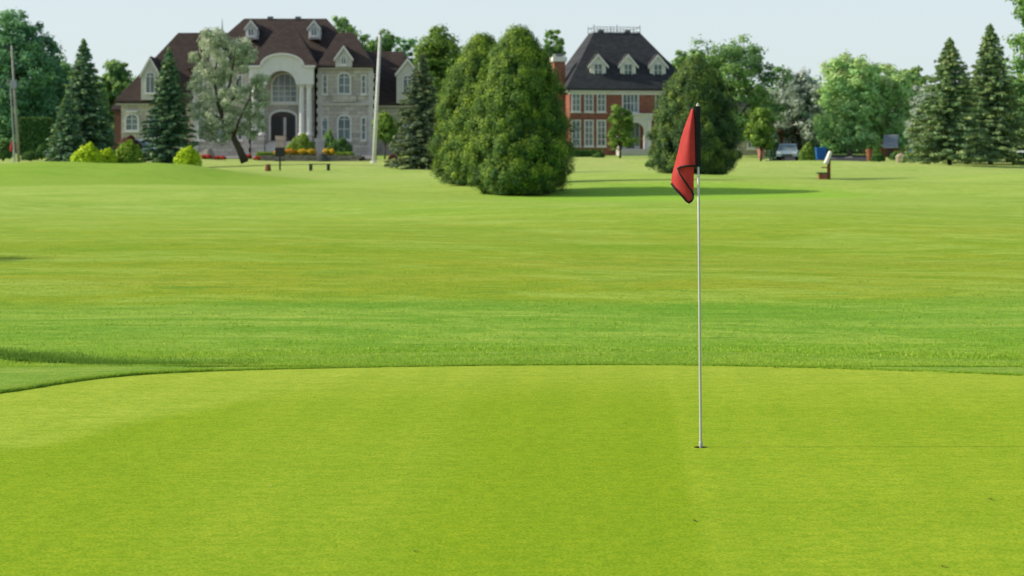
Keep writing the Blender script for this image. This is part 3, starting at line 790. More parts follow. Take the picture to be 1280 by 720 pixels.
def far_woods():
    n = 70000; x = R.uniform(-230, 230, n); y = 300 + R.uniform(-8, 30, n)
    top = 8.2 + 1.9*np.sin(x*.21 + 1.1*np.sin(x*.083)) + 1.2*np.sin(x*.57 + 2) + .8*np.sin(x*1.3)
    u = R.random(n); z = terrain(x, y) + top * u ** .7
    T = .22 + .38*u + .12*np.sin(x*1.1 + z) + R.normal(0, .12, n)
    me = leaf_faces('far_woods', np.column_stack([x, y, z]), np.column_stack([R.normal(-.3, .6, n), np.full(n, -.6), R.normal(.5, .5, n)]), .48*R.uniform(.6, 1.3, n), T, M['mid_leaf'])
    tag(link_mesh('far_woods', me, None), 'far off continuous belt of green woods closing the horizon', 'woods', kind='stuff')
far_woods()

# ------------------------------------------------------------------ shrubs
def shrub(label, px, d, pybase, wpx, hpx, mat, group=None, name='shrub', leaf=.10, n=2600, lobes=None, cat='shrub'):
    s = d / F; x, y, z = G(px, d)
    t = thing(name, label, cat, (x, y, z), 0, group)
    hw, h = wpx*s/2, hpx*s
    j = R.uniform(-.12, .12, 6)
    fx = lobes or [(hw*j[0], 0, h*.40, hw*.72, hw*.7, h*.60), (-hw*(.45+j[1]), -.1, h*.28, hw*.52, hw*.5, h*(.44+j[2])), (hw*(.45+j[3]), .1, h*.30, hw*.52, hw*.5, h*(.48+j[4])), (hw*j[5]*2, -.25*hw, h*.22, hw*.6, hw*.5, h*.36), (hw*.2, 0, h*.7, hw*.3, hw*.3, h*.34)]
    link_mesh('foliage', mound_leaves(fx, n, leaf, M[mat]), None, t)
    b = MB()
    for k in range(5):
        a = k*1.26; b.tube([(0, 0, -.1), (.3*hw*math.cos(a), .3*hw*math.sin(a), h*.35), (.5*hw*math.cos(a), .5*hw*math.sin(a), h*.7)], [.035, .025, .01], 5)
    b.build('stem', M['bark'], t)
    return t
dS = 134
shrub('golden shrub, leftmost and yellowest of the three beside the spruces', 108, dS, 206, 42, 34, 'gold_leaf', name='golden_shrub', n=3600)
shrub('low golden shrub squeezed between two taller golden ones', 133, dS + 1, 206, 32, 27, 'gold_leaf', name='golden_shrub', n=2800)
shrub('lime yellow shrub, right one of the three on the mound', 159, dS + 2, 206, 40, 36, 'lime_leaf', name='golden_shrub', n=3600)
shrub('golden shrub standing alone right of the second blue spruce', 234, dS, 203, 36, 29, 'gold_leaf', name='golden_shrub', n=3200)
shrub('dark red leaved bush under the arched window of the left wing', 160, 182, 180, 36, 26, 'red_leaf', leaf=.12)
shrub('globe shaped bright green bush before the mansion entrance', 376, 183, 186, 37, 31, 'lime_leaf', name='globe_bush', leaf=.09, n=3600)
shrub('spreading dark green juniper under the bay windows', 424, 184, 186, 38, 26, 'hedge_leaf', leaf=.10)
shrub('green shrub left of the juniper, below the columns', 410, 187, 186, 22, 34, 'mid_leaf', leaf=.10)
shrub('small dark red bush by the lawn edge right of the white pole', 492, 178, 199, 13, 10, 'red_leaf', leaf=.08, n=1200)
shrub('leafy green bush in front of the pale parked car', 1008, 164, 203, 22, 25, 'bright_leaf', leaf=.10)
shrub('round dark bush in front of the clipped hedge at left', 52, 178, 200, 15, 19, 'hedge_leaf', leaf=.10, n=1600)
shrub('low wide dark bush right of the utility pole foot', 38, 172, 200, 22, 12, 'hedge_leaf', leaf=.10, n=1600)
shrub('dark bush left of the utility pole foot', 4, 176, 200, 28, 26, 'hedge_leaf', leaf=.12, n=2400)
shrub('small green bush at the foot of the brick house portico', 748, 190, 188, 16, 7, 'hedge_leaf', leaf=.09, n=1200)
shrub('dark green bush beside the orange planter at right', 1098, 172, 198, 18, 12, 'hedge_leaf', leaf=.1, n=1600)
shrub('low bush behind the beige boulder', 1122, 180, 198, 26, 12, 'hedge_leaf', leaf=.1, n=1600)
shrub('dark bush at the left foot of the dark cedar', 812, 150, 200, 12, 8, 'hedge_leaf', leaf=.08, n=1200)

def hedge(label, px0, px1, d, hpx, mat, name='clipped_hedge', depth=1.4, n=5000, leaf=.1):
    s = d / F; x0, x1 = sx(px0, d), sx(px1, d); cx = (x0+x1)/2; z = tz(cx, d)
    t = thing(name, label, 'hedge', (cx, d, z))
    hw = (x1-x0)/2; h = hpx*s
    link_mesh('foliage', box_leaves(-hw, hw, -depth/2, depth/2, h, n, leaf, M[mat]), None, t)
    for k in range(4): MB().tube([(-hw*.7 + k*hw*.46, 0, -.1), (-hw*.7 + k*hw*.46, 0, h*.85)], [.04, .015], 5).build('stem', M['bark'], t)
hedge('tall dark hedge clipped square behind the utility pole', 27, 62, 198, 46, 'hedge_leaf', depth=2.5, n=8000, leaf=.13)
hedge('low clipped hedge at the left end of the mansion flower bed', 322, 346, 181, 9, 'lime_leaf', n=3200, leaf=.07, depth=1.0)
hedge('low clipped hedge at the right end of the mansion flower bed', 420, 441, 181, 9, 'lime_leaf', n=3000, leaf=.07, depth=1.0)
hedge('thin dark hedge along the foot of the brick house', 712, 752, 198, 8, 'hedge_leaf', n=2600, leaf=.09, depth=.8)

def flowers(label, px0, px1, d, hpx, mat, zoff=0.0, n=420):
    s = d / F; x0, x1 = sx(px0, d), sx(px1, d); cx = (x0+x1)/2
    t = thing('flower_clump', label, 'flowers', (cx, d, tz(cx, d) + zoff))
    hw = (x1-x0)/2; h = hpx*s
    k = max(2, int(hw*2/.7)); fx = [(-hw + (i+.5)*2*hw/k, 0, h*.35, hw/k*1.25, .35, h*.55) for i in range(k)]
    link_mesh('foliage', mound_leaves(fx, n*2, .06, M['hedge_leaf']), None, t)
    fx = [(a, b, c + h*.12, e, f, g) for a, b, c, e, f, g in fx]
    link_mesh('blossom', mound_leaves(fx, n*3, .055, M[mat], 'blossom', .8), None, t)
flowers('orange yellow flowers behind the black post sign', 344, 369, 179.5, 9, 'orange_flower', .40)
flowers('dense yellow flower clump right of the orange flowers', 373, 394, 179.5, 9, 'yellow_flower', .40)
flowers('yellow flower clump between dark boulder and right hedge', 404, 418, 179.5, 9, 'yellow_flower', .40)
flowers('low red flowers at the left end of the flower bed', 318, 332, 179.2, 5, 'red_flower')
flowers('red flowers at the right end of the flower bed', 440, 450, 179.2, 5, 'red_flower')
flowers('pink red flowers beside the leaning willow trunk', 304, 314, 183, 6, 'red_flower')
flowers('dark red flower patch left of the lone golden shrub pot', 252, 264, 176, 6, 'red_flower')
flowers('red flowers behind the little lawn bush under the willow', 268, 282, 176, 5, 'red_flower')

# ------------------------------------------------------------------ building materials
def stone_material():
    n = NT('ashlar stone'); p = n.obj()
    m = n.n('ShaderNodeMapping'); n.l(p, m.inputs[0]); m.inputs['Rotation'].default_value = (PI/2, 0, 0)
    b = n.n('ShaderNodeTexBrick'); n.l(m.outputs[0], b.inputs['Vector'])
    b.inputs['Scale'].default_value = 1.0; b.inputs['Brick Width'].default_value = .75; b.inputs['Row Height'].default_value = .36
    b.inputs['Mortar Size'].default_value = .018; b.inputs['Bias'].default_value = .1
    b.inputs['Color1'].default_value = (.36, .335, .285, 1); b.inputs['Color2'].default_value = (.58, .54, .46, 1); b.inputs['Mortar'].default_value = (.24, .23, .21, 1)
    f = n.noise(p, 1.6, 5, .65)
    col = n.mix(n.mr(f, .35, .7), n.mix(.35, b.outputs[0], (.25, .23, .22, 1)), b.outputs[0])
    return n.done(n.bsdf(col, .9, .2, n.bump(b.outputs['Fac'], .4, .02)))
def brick_material(name='red brick', c1=(.24, .072, .044, 1), c2=(.38, .135, .080, 1), mo=(.24, .18, .15, 1)):
    n = NT(name); p = n.obj()
    m = n.n('ShaderNodeMapping'); n.l(p, m.inputs[0]); m.inputs['Rotation'].default_value = (PI/2, 0, 0)
    b = n.n('ShaderNodeTexBrick'); n.l(m.outputs[0], b.inputs['Vector'])
    b.inputs['Scale'].default_value = 1.0; b.inputs['Brick Width'].default_value = .23; b.inputs['Row Height'].default_value = .08
    b.inputs['Mortar Size'].default_value = .010
    b.inputs['Color1'].default_value = c1; b.inputs['Color2'].default_value = c2; b.inputs['Mortar'].default_value = mo
    f = n.noise(p, 1.1, 5, .65)
    col = n.mix(n.mr(f, .3, .75), n.mix(.4, b.outputs[0], (.12, .04, .03, 1)), b.outputs[0])
    return n.done(n.bsdf(col, .9, .2, n.bump(b.outputs['Fac'], .3, .01)))
def shingle_material(name, c1, c2):
    n = NT(name); p = n.obj()
    m = n.n('ShaderNodeMapping'); n.l(p, m.inputs[0]); m.inputs['Rotation'].default_value = (PI/2, 0, 0)
    b = n.n('ShaderNodeTexBrick'); n.l(m.outputs[0], b.inputs['Vector'])
    b.inputs['Scale'].default_value = 1.0; b.inputs['Brick Width'].default_value = .5; b.inputs['Row Height'].default_value = .22
    b.inputs['Mortar Size'].default_value = .02
    b.inputs['Color1'].default_value = c1; b.inputs['Color2'].default_value = c2; b.inputs['Mortar'].default_value = tuple(x*.55 for x in c1[:3]) + (1,)
    f = n.noise(n.scale(p, (1, 1, .4)), .9, 5, .65)
    col = n.mix(n.mr(f, .3, .75), n.mix(.35, b.outputs[0], tuple(x*.5 for x in c1[:3]) + (1,)), b.outputs[0])
    return n.done(n.bsdf(col, .85, .25, n.bump(b.outputs['Fac'], .4, .02)))
def glass_material():
    n = NT('window glass'); p = n.pos()
    f = n.noise(n.scale(p, (.8, 1, .5)), .9, 3, .5)
    col = n.ramp(f, [(.3, (.055, .080, .088)), (.55, (.13, .18, .19)), (.75, (.24, .30, .31))])
    return n.done(n.bsdf(col, .08, .6))
M['stone'] = stone_material(); M['brick'] = brick_material(); M['glass'] = glass_material(); M['dull_brick'] = brick_material('dull brick', (.13, .06, .045, 1), (.19, .09, .07, 1), (.15, .12, .11, 1))
M['roof_brown'] = shingle_material('brown shingles', (.052, .038, .033, 1), (.080, .057, .049, 1))
M['roof_grey'] = shingle_material('charcoal shingles', (.036, .039, .045, 1), (.058, .061, .067, 1))
M['white'] = paint('white trim', (.66, .65, .62), .6, .3, .08, 1.5)
M['cream'] = paint('cream stone trim', (.50, .48, .455), .8, .2, .12, 2)
M['lead'] = paint('lead flashing', (.16, .165, .17), .5, .4, .2, 3)
M['dark_wood'] = paint('dark door wood', (.035, .020, .015), .4, .5, .3, 4)
M['iron'] = paint('black iron', (.018, .018, .019), .5, .4, .2, 6)
M['asphalt'] = paint('asphalt', (.055, .056, .058), .9, .2, .25, 4, .2)
M['paving'] = paint('grey paving', (.24, .235, .235), .9, .1, .2, 2, .2)
M['boulder'] = paint('beige boulder', (.34, .28, .21), .9, .1, .35, 2.2, .5)
M['boulder_dark'] = paint('dark boulder', (.07, .075, .075), .9, .1, .35, 2.2, .5)
M['wallstone'] = paint('dry stone', (.22, .205, .18), .9, .1, .45, 2.4, .6)
M['sandstone'] = paint('sandstone', (.50, .40, .31), .85, .2, .2, 2.5, .3)
M['concrete'] = paint('weathered concrete pole', (.60, .60, .60), .8, .2, .15, 1.5, .1)
M['wood_grey'] = paint('grey weathered wood', (.30, .29, .27), .9, .1, .3, 5, .3)
M['wood_dark'] = paint('dark bench wood', (.055, .055, .04), .8, .2, .3, 6)
M['wood_brown'] = paint('brown wood', (.17, .075, .035), .8, .2, .3, 6, .2)
M['wood_orange'] = paint('orange stained wood', (.27, .105, .06), .8, .2, .3, 4, .2)
M['terracotta'] = paint('pinkish clay', (.42, .19, .16), .8, .2, .2, 4)
M['blue_plastic'] = paint('blue plastic', (.020, .16, .46), .4, .5, .1, 2)
M['green_plastic'] = paint('green plastic', (.02, .13, .06), .4, .5, .15, 2)
M['rubber'] = paint('black rubber', (.015, .015, .015), .8, .2, .2, 8)
M['alloy'] = paint('grey alloy', (.45, .46, .47), .35, .5, .1, 8, 0, .8)
M['lamp_glass'] = paint('headlamp glass', (.70, .72, .74), .1, .6, .05, 3)
M['metal_grey'] = paint('grey sheet metal', (.25, .28, .32), .4, .5, .12, 2, 0, .3)

# ------------------------------------------------------------------ window and door makers
def window(parent, cx, hw, z0, z1, y, rise=0.0, nx=2, nz=3, fr=.13, name='window', frame_mat='white', sill=True, glass='glass'):
    out = arch_poly(cx, hw, z0, z1, rise); inn = arch_poly(cx, hw-fr, z0+fr, z1-fr, max(0, rise-fr) if rise > 0 else 0)
    f = MB(); f.ring(out, inn, y-.10, y+.06)
    for i in range(1, nx):
        x = cx-hw+fr + (2*hw-2*fr)*i/nx
        zt = z1-fr
        if rise > 0:
            u = min(1, abs(x-cx)/max(.01, hw-fr)); zt = z1 - rise + max(.01, rise-fr)*math.sqrt(1-u*u)
        f.box(x-.032, x+.032, y-.062, y-.005, z0+fr, zt)
    zt = z1 - max(fr, rise)
    for i in range(1, nz):
        z = z0+fr + (zt-z0-fr)*i/(nz-1 if rise > 0 else nz)
        if z < z1-.12: f.box(cx-hw+fr, cx+hw-fr, y-.055, y-.008, z-.028, z+.028)
    o = f.build(name, M[frame_mat], parent)
    p = MB(); p.prism(arch_poly(cx, hw-fr*.9, z0+fr*.9, z1-fr*.9, max(0, rise-fr*.9) if rise > 0 else 0), y-.03, y+.04)
    p.build('pane', M[glass], o)
    if sill:
        q = MB(); q.box(cx-hw-.08, cx+hw+.08, y-.17, y+.05, z0-.13, z0-.002); q.build('sill', M['cream' if frame_mat != 'white' else 'white'], o)
    return o

def gable_dormer(root, cx, hw, z0, ze, zp, y0, y1, wall, roofm, win=None, over=.16, nm='dormer'):
    m = MB(); m.prism([(cx-hw, z0), (cx-hw, ze), (cx, zp), (cx+hw, ze), (cx+hw, z0)], y0, y1)
    d = m.build(nm, M[wall], root)
    r = MB(); sl = (zp-ze)/hw; t = .14
    for sgn in (-1, 1):
        xo = cx+sgn*(hw+over); zo = ze - sl*over
        poly = [(cx, zp+.03), (xo, zo+.03), (xo, zo+.03+t), (cx, zp+.03+t*1.25)]
        r.prism(poly if sgn > 0 else poly[::-1], y0-.12, y1-.02)
    r.build('dormer_roof', M[roofm], d)
    b = MB()
    for sgn in (-1, 1):
        xo = cx+sgn*(hw+over*.9); zo = ze - sl*over*.9
        poly = [(cx, zp-.16), (xo, zo-.16), (xo, zo+.10), (cx, zp+.12)]
        b.prism(poly if sgn > 0 else poly[::-1], y0-.20, y0-.124)
    b.build('bargeboard', M['white'], d)
    if win:
        hw2, a, c, rise = win; window(d, cx, hw2, a, c, y0, rise, 2, 2, .09)
    return d

# ------------------------------------------------------------------ stone mansion
def mansion():
    d = 200.0; k = F / d; zb = sz(195, d)
    t = thing('stone_house', 'large grey stone mansion with brown hipped roofs and arched white portico', 'house', (sx(357, d), d, zb))
    u = lambda px: (px-357)/k
    w = lambda py: (195-py)/k
    walls = MB()
    walls.box(u(150), u(246), 0.6, 10, -2.5, w(128))
    walls.box(u(240), u(457), 2.0, 14, -2.5, w(86))
    for a, b in ((402, 466), (248, 312)): walls.box(u(a), u(b), -2.0, 3, -2.5, w(85.5))
    walls.box(u(467), u(537), 0.6, 10, -2.5, w(130.5))
    walls.box(u(320), u(394), -.9, 3, -2.5, w(88))
    walls.build('wall', M['stone'], t)
    # roofs
    def roof(*a): return MB().hip(*a).build('roof', M['roof_brown'], t)
    main = MB().hip(u(232), u(462), 1.3, 14.7, w(84), u(292), u(399), 7.9, 8.1, w(15)).build('roof', M['roof_brown'], t)
    lw = roof(u(143), u(262), 0, 10.6, w(126), u(212), u(262), 5.2, 5.4, w(36))
    rw = roof(u(452), u(541), 0, 10.6, w(129), u(452), u(500), 5.2, 5.4, w(60))
    roof(u(314), u(401), -2.85, 6.4, w(84.5), u(345), u(366), 1.4, 1.6, w(31))
    roof(u(399), u(469), -2.6, 4.6, w(83.5), u(421), u(441), .9, 1.1, w(40))
    roof(u(245), u(315), -2.6, 4.6, w(83.5), u(273), u(293), .9, 1.1, w(40))
    # chimney stubs and finial
    for px, top in ((326, 12.5), (362, 12.5)):
        MB().box(u(px)-.28, u(px)+.28, 7.7, 8.3, w(16), w(top)).build('roof_vent', M['lead'], main)
    MB().box(u(243)-.22, u(243)+.22, 5.0, 5.6, w(37), w(33.5)).build('roof_vent', M['lead'], lw)
    for px, ry in ((276, 1.0), (432, 1.0)):
        top = 22 if px < 300 else 37
        f = MB(); f.lathe([(.16, w(41)), (.05, w(38)), (.07, w(36)), (.02, w(top))], u(px), ry, 8); f.build('finial', M['lead'], t)
    # eaves and string courses
    ev = [(u(144.5), u(250), .15, .58, w(131), w(129.3)), (u(468), u(538), .15, .58, w(134), w(131.8))]
    for a, b in ((400, 468), (246, 314)): ev += [(u(a), u(b), -2.42, -2.003, w(88.2), w(86.4)), (u(a)+.1, u(b)-.1, -2.14, -2.003, w(132.5), w(129.8))]
    for e in ev: MB().box(*e).build('cornice', M['cream'], t)
    for c in (432.5, 279.5): MB().box(u(c-15), u(c+15), -2.25, -2.003, w(128.5), w(119.5)).build('balcony_panel', M['stone'], t)
    # quoins
    for px in (402.6, 465.4, 248.6, 311.4):
        z = -.5; i = 0; q = MB()
        while z < w(92):
            hw_ = .34 if i % 2 else .22; q.box(u(px)-hw_, u(px)+hw_, -2.08, -2.003, z, z+.4201); z += .42; i += 1
        q.build('quoin', M['cream'], t)
    # portico : two storey arched front on paired columns
    p = MB()
    n = 18; outer = []; inner = []
    prof = [(u(317.5), w(108)), (u(317.5), w(87)), (u(333), w(87))]
    for i in range(n+1):
        a = PI - PI*i/n; prof.append((u(358.5) + (25.0/k)*math.cos(a), w(85) + (13.5/k)*math.sin(a)))
    prof += [(u(384), w(87)), (u(396.5), w(87)), (u(396.5), w(108)), (u(375), w(108))]
    for i in range(n+1):
        a = PI*i/n; prof.append((u(357) + (18/k)*math.cos(a), w(108) + (17/k)*math.sin(a)))
    p.prism(prof, -3.9, -2.9)
    po = p.build('portico', M['white'], t)
    m = MB(); oa = []; ia = []
    for i in range(n+1):
        a = PI - PI*i/n
        oa.append((u(358.5) + (27.0/k)*math.cos(a), w(84.5) + (15.0/k)*math.sin(a))); ia.append((u(358.5) + (24.2/k)*math.cos(a), w(84.5) + (12.4/k)*math.sin(a)))
    m.prism(oa + ia[::-1], -4.15, -3.903)
    m.box(u(315), u(332.5), -4.15, -3.903, w(87.5), w(84.6)); m.box(u(384.8), u(399), -4.15, -3.903, w(87.5), w(84.6))
    m.build('arch_moulding', M['white'], po)
    bl_ = MB(); bl_.box(u(320.5), u(394), -2.88, -.91, w(88.5), w(86.6)); bl_.build('portico_ceiling', M['cream'], po)
    for px in (381.5, 390.5, 323.5, 332.5):
        c = MB(); r = .27
        c.lathe([(r*1.45, w(170)), (r*1.45, w(168)), (r*1.15, w(167.5)), (r*1.05, w(166)), (r*.88, w(111.5)), (r*1.2, w(110.8)), (r*1.35, w(108.3))], u(px), -3.4, 16)
        c.build('column', M['white'], po, smooth=False)
    for a, b in ((320, 336), (378, 394.5)): MB().box(u(a), u(b), -3.85, -2.9, -2, w(170.2)).build('pedestal', M['stone'], po)
    sd = MB(); sd.box(u(337), u(377), -3.7, -.9, -2, w(181)); sd.box(u(339), u(375), -2.7, -.9, w(181)+.002, w(177.5)); sd.build('entrance_step', M['cream'], t)
    window(t, u(357), 17.2/k, w(130), w(91), -.9, 17.0/k, 4, 4, .2)
    # arched entrance
    e = MB(); e.ring(arch_poly(u(355.5), 18/k, w(176.5), w(137), 9/k), arch_poly(u(355.5), 15.5/k, w(176.5)+.02, w(140), 7.5/k), -1.1, -.86); en = e.build('entrance', M['white'], t)
    dd = MB(); dd.prism(arch_poly(u(355.5), 15.4/k, w(176.5)+.03, w(140.2), 7.4/k), -.97, -.88)
    do = dd.build('door', M['dark_wood'], en)
    g = MB(); g.prism(arch_poly(u(357.5), .13, w(170), w(147), .1), -1.02, -.975); g.build('door_glass', M['cream'], do)  # cream colour stands in for the light glint on the glass
    h = MB()
    for x in (-.55, .55):
        h.prism(arch_poly(u(355.5)+x*1.1, .42, w(174), w(146), .2), -1.0, -.974)
    h.box(u(355.5)-.02, u(355.5)+.02, -1.012, -.974, w(176), w(141)); h.build('door_leaf_panel', M['iron'], do)
    # bay windows
    for c in (432.5, 279.5):
        s = 1
        window(t, u(c), 8.6/k, w(119.4), w(91.5), -2.0, 6.5/k, 2, 3, .15)
        window(t, u(c), 8.9/k, w(176), w(144), -2.0, 6.0/k, 2, 3, .15)
        for off in (-24, 24):
            window(t, u(c+off), 3.4/k, w(119), w(94.5), -2.0, 0, 1, 3, .11)
            window(t, u(c+off), (4.4 if off < 0 else 3.4)/k, w(176), w(147), -2.0, (4.0/k if off < 0 else 0), 1, 3, .11)
        gable_dormer(t, u(c), 10.2/k, w(86), w(74.5), w(60.5), -2.75, .6, 'cream', 'roof_brown', (3.6/k, w(83), w(71.5), 3.4/k))
    # ornament between the storeys left and right of the portico : plain blind niche panels
    # little roof dormers
    for px in (308, 388):
        gable_dormer(main, u(px), 7/k, w(45.5), w(31), w(22.5), 3.6, 7.0, 'white', 'roof_brown', (4.2/k, w(42), w(29), 3.4/k))
    # wings : gabled wall dormers and arched windows
    gable_dormer(t, u(189), 11.5/k, w(125), w(93), w(73), -.5, 4.5, 'cream', 'roof_brown', (6.2/k, w(117), w(90), 5.8/k))
    gable_dormer(t, u(510), 14/k, w(129), w(92), w(74.5), -.5, 4.5, 'cream', 'roof_brown', (6.4/k, w(117), w(93.5), 5.8/k))
    for px, hw_, a, b, r in ((163.5, 9.0, 164, 141, 7.5), (192, 9.0, 172, 143, 7), (222, 8, 172, 143, 6.5), (484, 6.5, 172, 145, 6), (509, 6.5, 172, 145, 6), (527, 5, 172, 145, 5)):
        window(t, u(px), hw_/k, w(a), w(b), .6, r/k, 2, 3, .16)
    MB().box(u(157), u(171), .3, .56, w(140.5), w(138)).build('lintel', M['white'], t)
    # garage wing low at the left
    a = MB(); a.box(u(134), u(149.8), 3.5, 10, -2.5, w(137)); a.build('annex_wall', M['dull_brick'], t)
    r = MB().hip(u(131), u(160), 2.9, 10.6, w(135), u(139), u(160), 6.6, 6.8, w(107)); r.build('roof', M['roof_brown'], t)
mansion()

# ------------------------------------------------------------------ red brick house
def brick_house():
    d = 206.0; k = F / d; zb = sz(187, d)
    t = thing('brick_house', 'red brick house with steep charcoal hipped roof and three white dormers', 'house', (sx(788, d), d, zb), math.radians(9))
    u = lambda px: (px-788)/k
    w = lambda py: (187-py)/k
    W = 77/k; D = 11.5
    MB().box(-W, W, 0, D, -2.5, w(113)).build('wall', M['brick'], t)
    rf = MB().hip(-W-.45, W+.45, -.5, D+.5, w(111), u(752), u(812), 4.2, D-4.2, w(37), .2).build('roof', M['roof_grey'], t)
    c = MB(); c.box(-W-.3, W+.3, -.36, -.003, w(115.5), w(112.8)); c.box(-W-.16, W+.16, -.18, -.004, w(118.5), w(115.7))
    c.box(-W-.30, -W-.003, -.36, D+.3, w(115.5), w(112.8)); c.box(W+.003, W+.3, -.36, D+.3, w(115.5), w(112.8)); c.build('cornice', M['white'], t)
    MB().box(-W-.05, W+.05, -.07, -.003, w(147.5), w(145)).build('string_course', M['brick'], t)
    # cresting rail on the flat of the roof
    r = MB(); x0, x1 = u(752), u(812)
    for y in (4.25, D-4.25):
        for zz in (w(30), w(36)): r.tube([(x0, y, zz), (x1, y, zz)], .03, 5)
        for i in range(15):
            x = x0 + (x1-x0)*i/14; tall = i % 7 == 0
            r.tube([(x, y, w(37.5)), (x, y, w(27 if tall else 30))], .035 if tall else .018, 5)
    for x in (x0, x1):
        for zz in (w(30), w(36)): r.tube([(x, 4.25, zz), (x, D-4.25, zz)], .03, 5)
    r.build('roof_cresting', M['lead'], rf)
    for px in (762, 797): MB().box(u(px)-.25, u(px)+.25, 4.4, 4.9, w(37.4), w(33.5)).build('roof_vent', M['iron'], rf)
    # chimney on the left flank
    ch = MB(); cx = -W-.58; ch.box(cx-.57, cx+.57, 2.4, 4.0, -2, w(76)); co = ch.build('chimney', M['brick'], t)
    cp = MB(); cp.box(cx-.72, cx+.72, 2.25, 4.15, w(76)+.002, w(70)); cp.build('chimney_cap', M['white'], co)
    pp = MB(); pp.box(cx-.4, cx+.4, 2.6, 3.8, w(70)+.002, w(66)); pp.build('chimney_pot', M['lead'], co)
    for x in (-3.15, -.08, 3.0):
        gable_dormer(t, x, .80, w(97.5), w(80), w(68.5), .75, 4.2, 'white', 'roof_grey', (.47, w(95), w(79), 0), over=.28)
    # windows, white sashes
    xs_ = [-5.55, -4.25, -2.98]
    for x in xs_ + [-v for v in xs_]:
        window(t, x, .46, w(140), w(115.6), 0, 0, 2, 3, .10); window(t, x, .48, w(183), w(150), 0, 0, 2, 4, .12)
    window(t, 0.0, .86, w(141), w(117), 0, 0, 4, 2, .12)
    wl = MB()
    for z0, z1 in ((w(140), w(117)), (w(181), w(152))):
        for y in (6.5, 9.0):
            f = MB(); f.box(-W-.08, -W-.003, y-.5, y+.5, z0, z1); o = f.build('window', M['white'], t)
            g = MB(); g.box(-W-.10, -W-.082, y-.4, y+.4, z0+.1, z1-.1); g.build('pane', M['glass'], o)
    # white entrance porch
    p = MB(); px0, px1 = -1.75, 1.75; zt = w(144.5)
    p.box(px0-.12, px1+.12, -1.9, -.01, w(150), zt); p.box(px0-.25, px1+.25, -2.05, -.012, zt+.002, zt+.16)
    po = p.build('porch', M['white'], t)
    f = MB(); f.prism([(px0, -.2), (px0, w(150)-.003), (px1, w(150)-.003), (px1, -.2), (1.0, -.2)] + [(1.0*math.cos(a), w(163)+.75*math.sin(a)) for a in np.linspace(0, PI, 13)] + [(-1.0, -.2)], -1.86, -1.5)
    f.build('porch_front', M['white'], po)
    for x in (px0+.2, px1-.2):
        c = MB(); c.lathe([(.24, -.1), (.24, .12), (.19, .15), (.16, w(153)), (.23, w(151.5)), (.23, w(150.2))], x, -1.98, 14); c.build('column', M['white'], po)
    st = MB(); st.box(-1.6, 1.6, -2.6, -.3, -.9, .02); st.box(-1.8, 1.8, -3.0, -2.602, -.9, -.15); st.build('entrance_step', M['cream'], t)
    dr = MB(); dr.box(-.95, .95, -.10, -.004, .05, w(151)); do = dr.build('door', M['white'], t)
    g = MB()
    for x in (-.66, .66): g.box(x-.2, x+.2, -.135, -.102, .35, w(153))
    g.box(-.4, .4, -.13, -.102, .12, w(154)); g.build('door_glass', M['glass'], do)
brick_house()

# ------------------------------------------------------------------ low buildings at right
def garage():
    d = 200.0; k = F/d; zb = sz(189, d)
    t = thing('garage', 'low grey garage with dark roof peeping out right of the dark cedar', 'garage', (sx(927, d), d, zb))
    W = 22/k
    MB().box(-W, W, 0, 7, -2, 31/k).build('wall', M['stone'], t)
    MB().hip(-W-.4, W+.4, -.5, 7.5, 33/k, -W*.45, W*.45, 3.4, 3.6, 62/k, .18).build('roof', M['roof_grey'], t)
    MB().box(-W-.3, W+.3, -.34, -.003, 28.5/k, 31.2/k).build('fascia', M['white'], t)
    window(t, 12/k, 5.5/k, 3/k, 25/k, 0, 0, 2, 3, .16); window(t, -10/k, 5.5/k, 3/k, 25/k, 0, 0, 2, 3, .16)
garage()
def cabin():
    d = 206.0; k = F/d; zb = sz(190, d)
    t = thing('wooden_cabin', 'low orange stained wooden building behind the pale car', 'cabin', (sx(975, d), d, zb))
    W = 27/k
    MB().box(-W, W, 0, 6, -2, 24/k).build('wall', M['wood_orange'], t)
    MB().prism_x([(-.5, 23/k), (3, 35/k), (6.5, 23/k), (6.5, 25/k), (3, 37/k), (-.5, 25/k)], -W-.4, W+.4).build('roof', M['wood_orange'], t)
    window(t, -13/k, 5/k, 6/k, 18/k, 0, 0, 2, 2, .12); window(t, 9/k, 5/k, 6/k, 18/k, 0, 0, 2, 2, .12)
cabin()
def hut():
    d = 190.0; k = F/d; zb = sz(195, d)
    t = thing('shed', 'small brown shed with sloping grey metal roof right of the birches', 'shed', (sx(1112, d), d, zb), math.radians(-12))
    W = 11/k
    MB().box(-W, W, 0, 3.2, -2, 11/k).build('wall', M['wood_brown'], t)
    MB().prism_x([(-.4, 9.8/k), (2.6, 26/k), (3.6, 11/k), (3.6, 12.5/k), (2.6, 27.5/k), (-.4, 11.3/k)], -W*.75, W*.95).build('roof', M['metal_grey'], t)
    MB().box(-W*.3, W*.3, -.05, -.003, 0, 8.5/k).build('door', M['dark_wood'], t)
hut()
def lodge():
    d = 212.0; k = F/d; zb = sz(192, d)
    t = thing('fence', 'low orange wooden fence running below the birch branches', 'fence', (sx(1108, d), d-3, zb))
    m = MB(); W = 34/k
    for i in range(9):
        x = -W + 2*W*i/8; m.box(x-.06, x+.06, -.06, .06, -.8, 14/k)
    m.build('post', M['wood_orange'], t)
    for z in (4/k, 8/k, 12/k):
        MB().box(-W, W, -.11, -.062, z-.11, z+.11).build('rail', M['wood_orange'], t)
lodge()

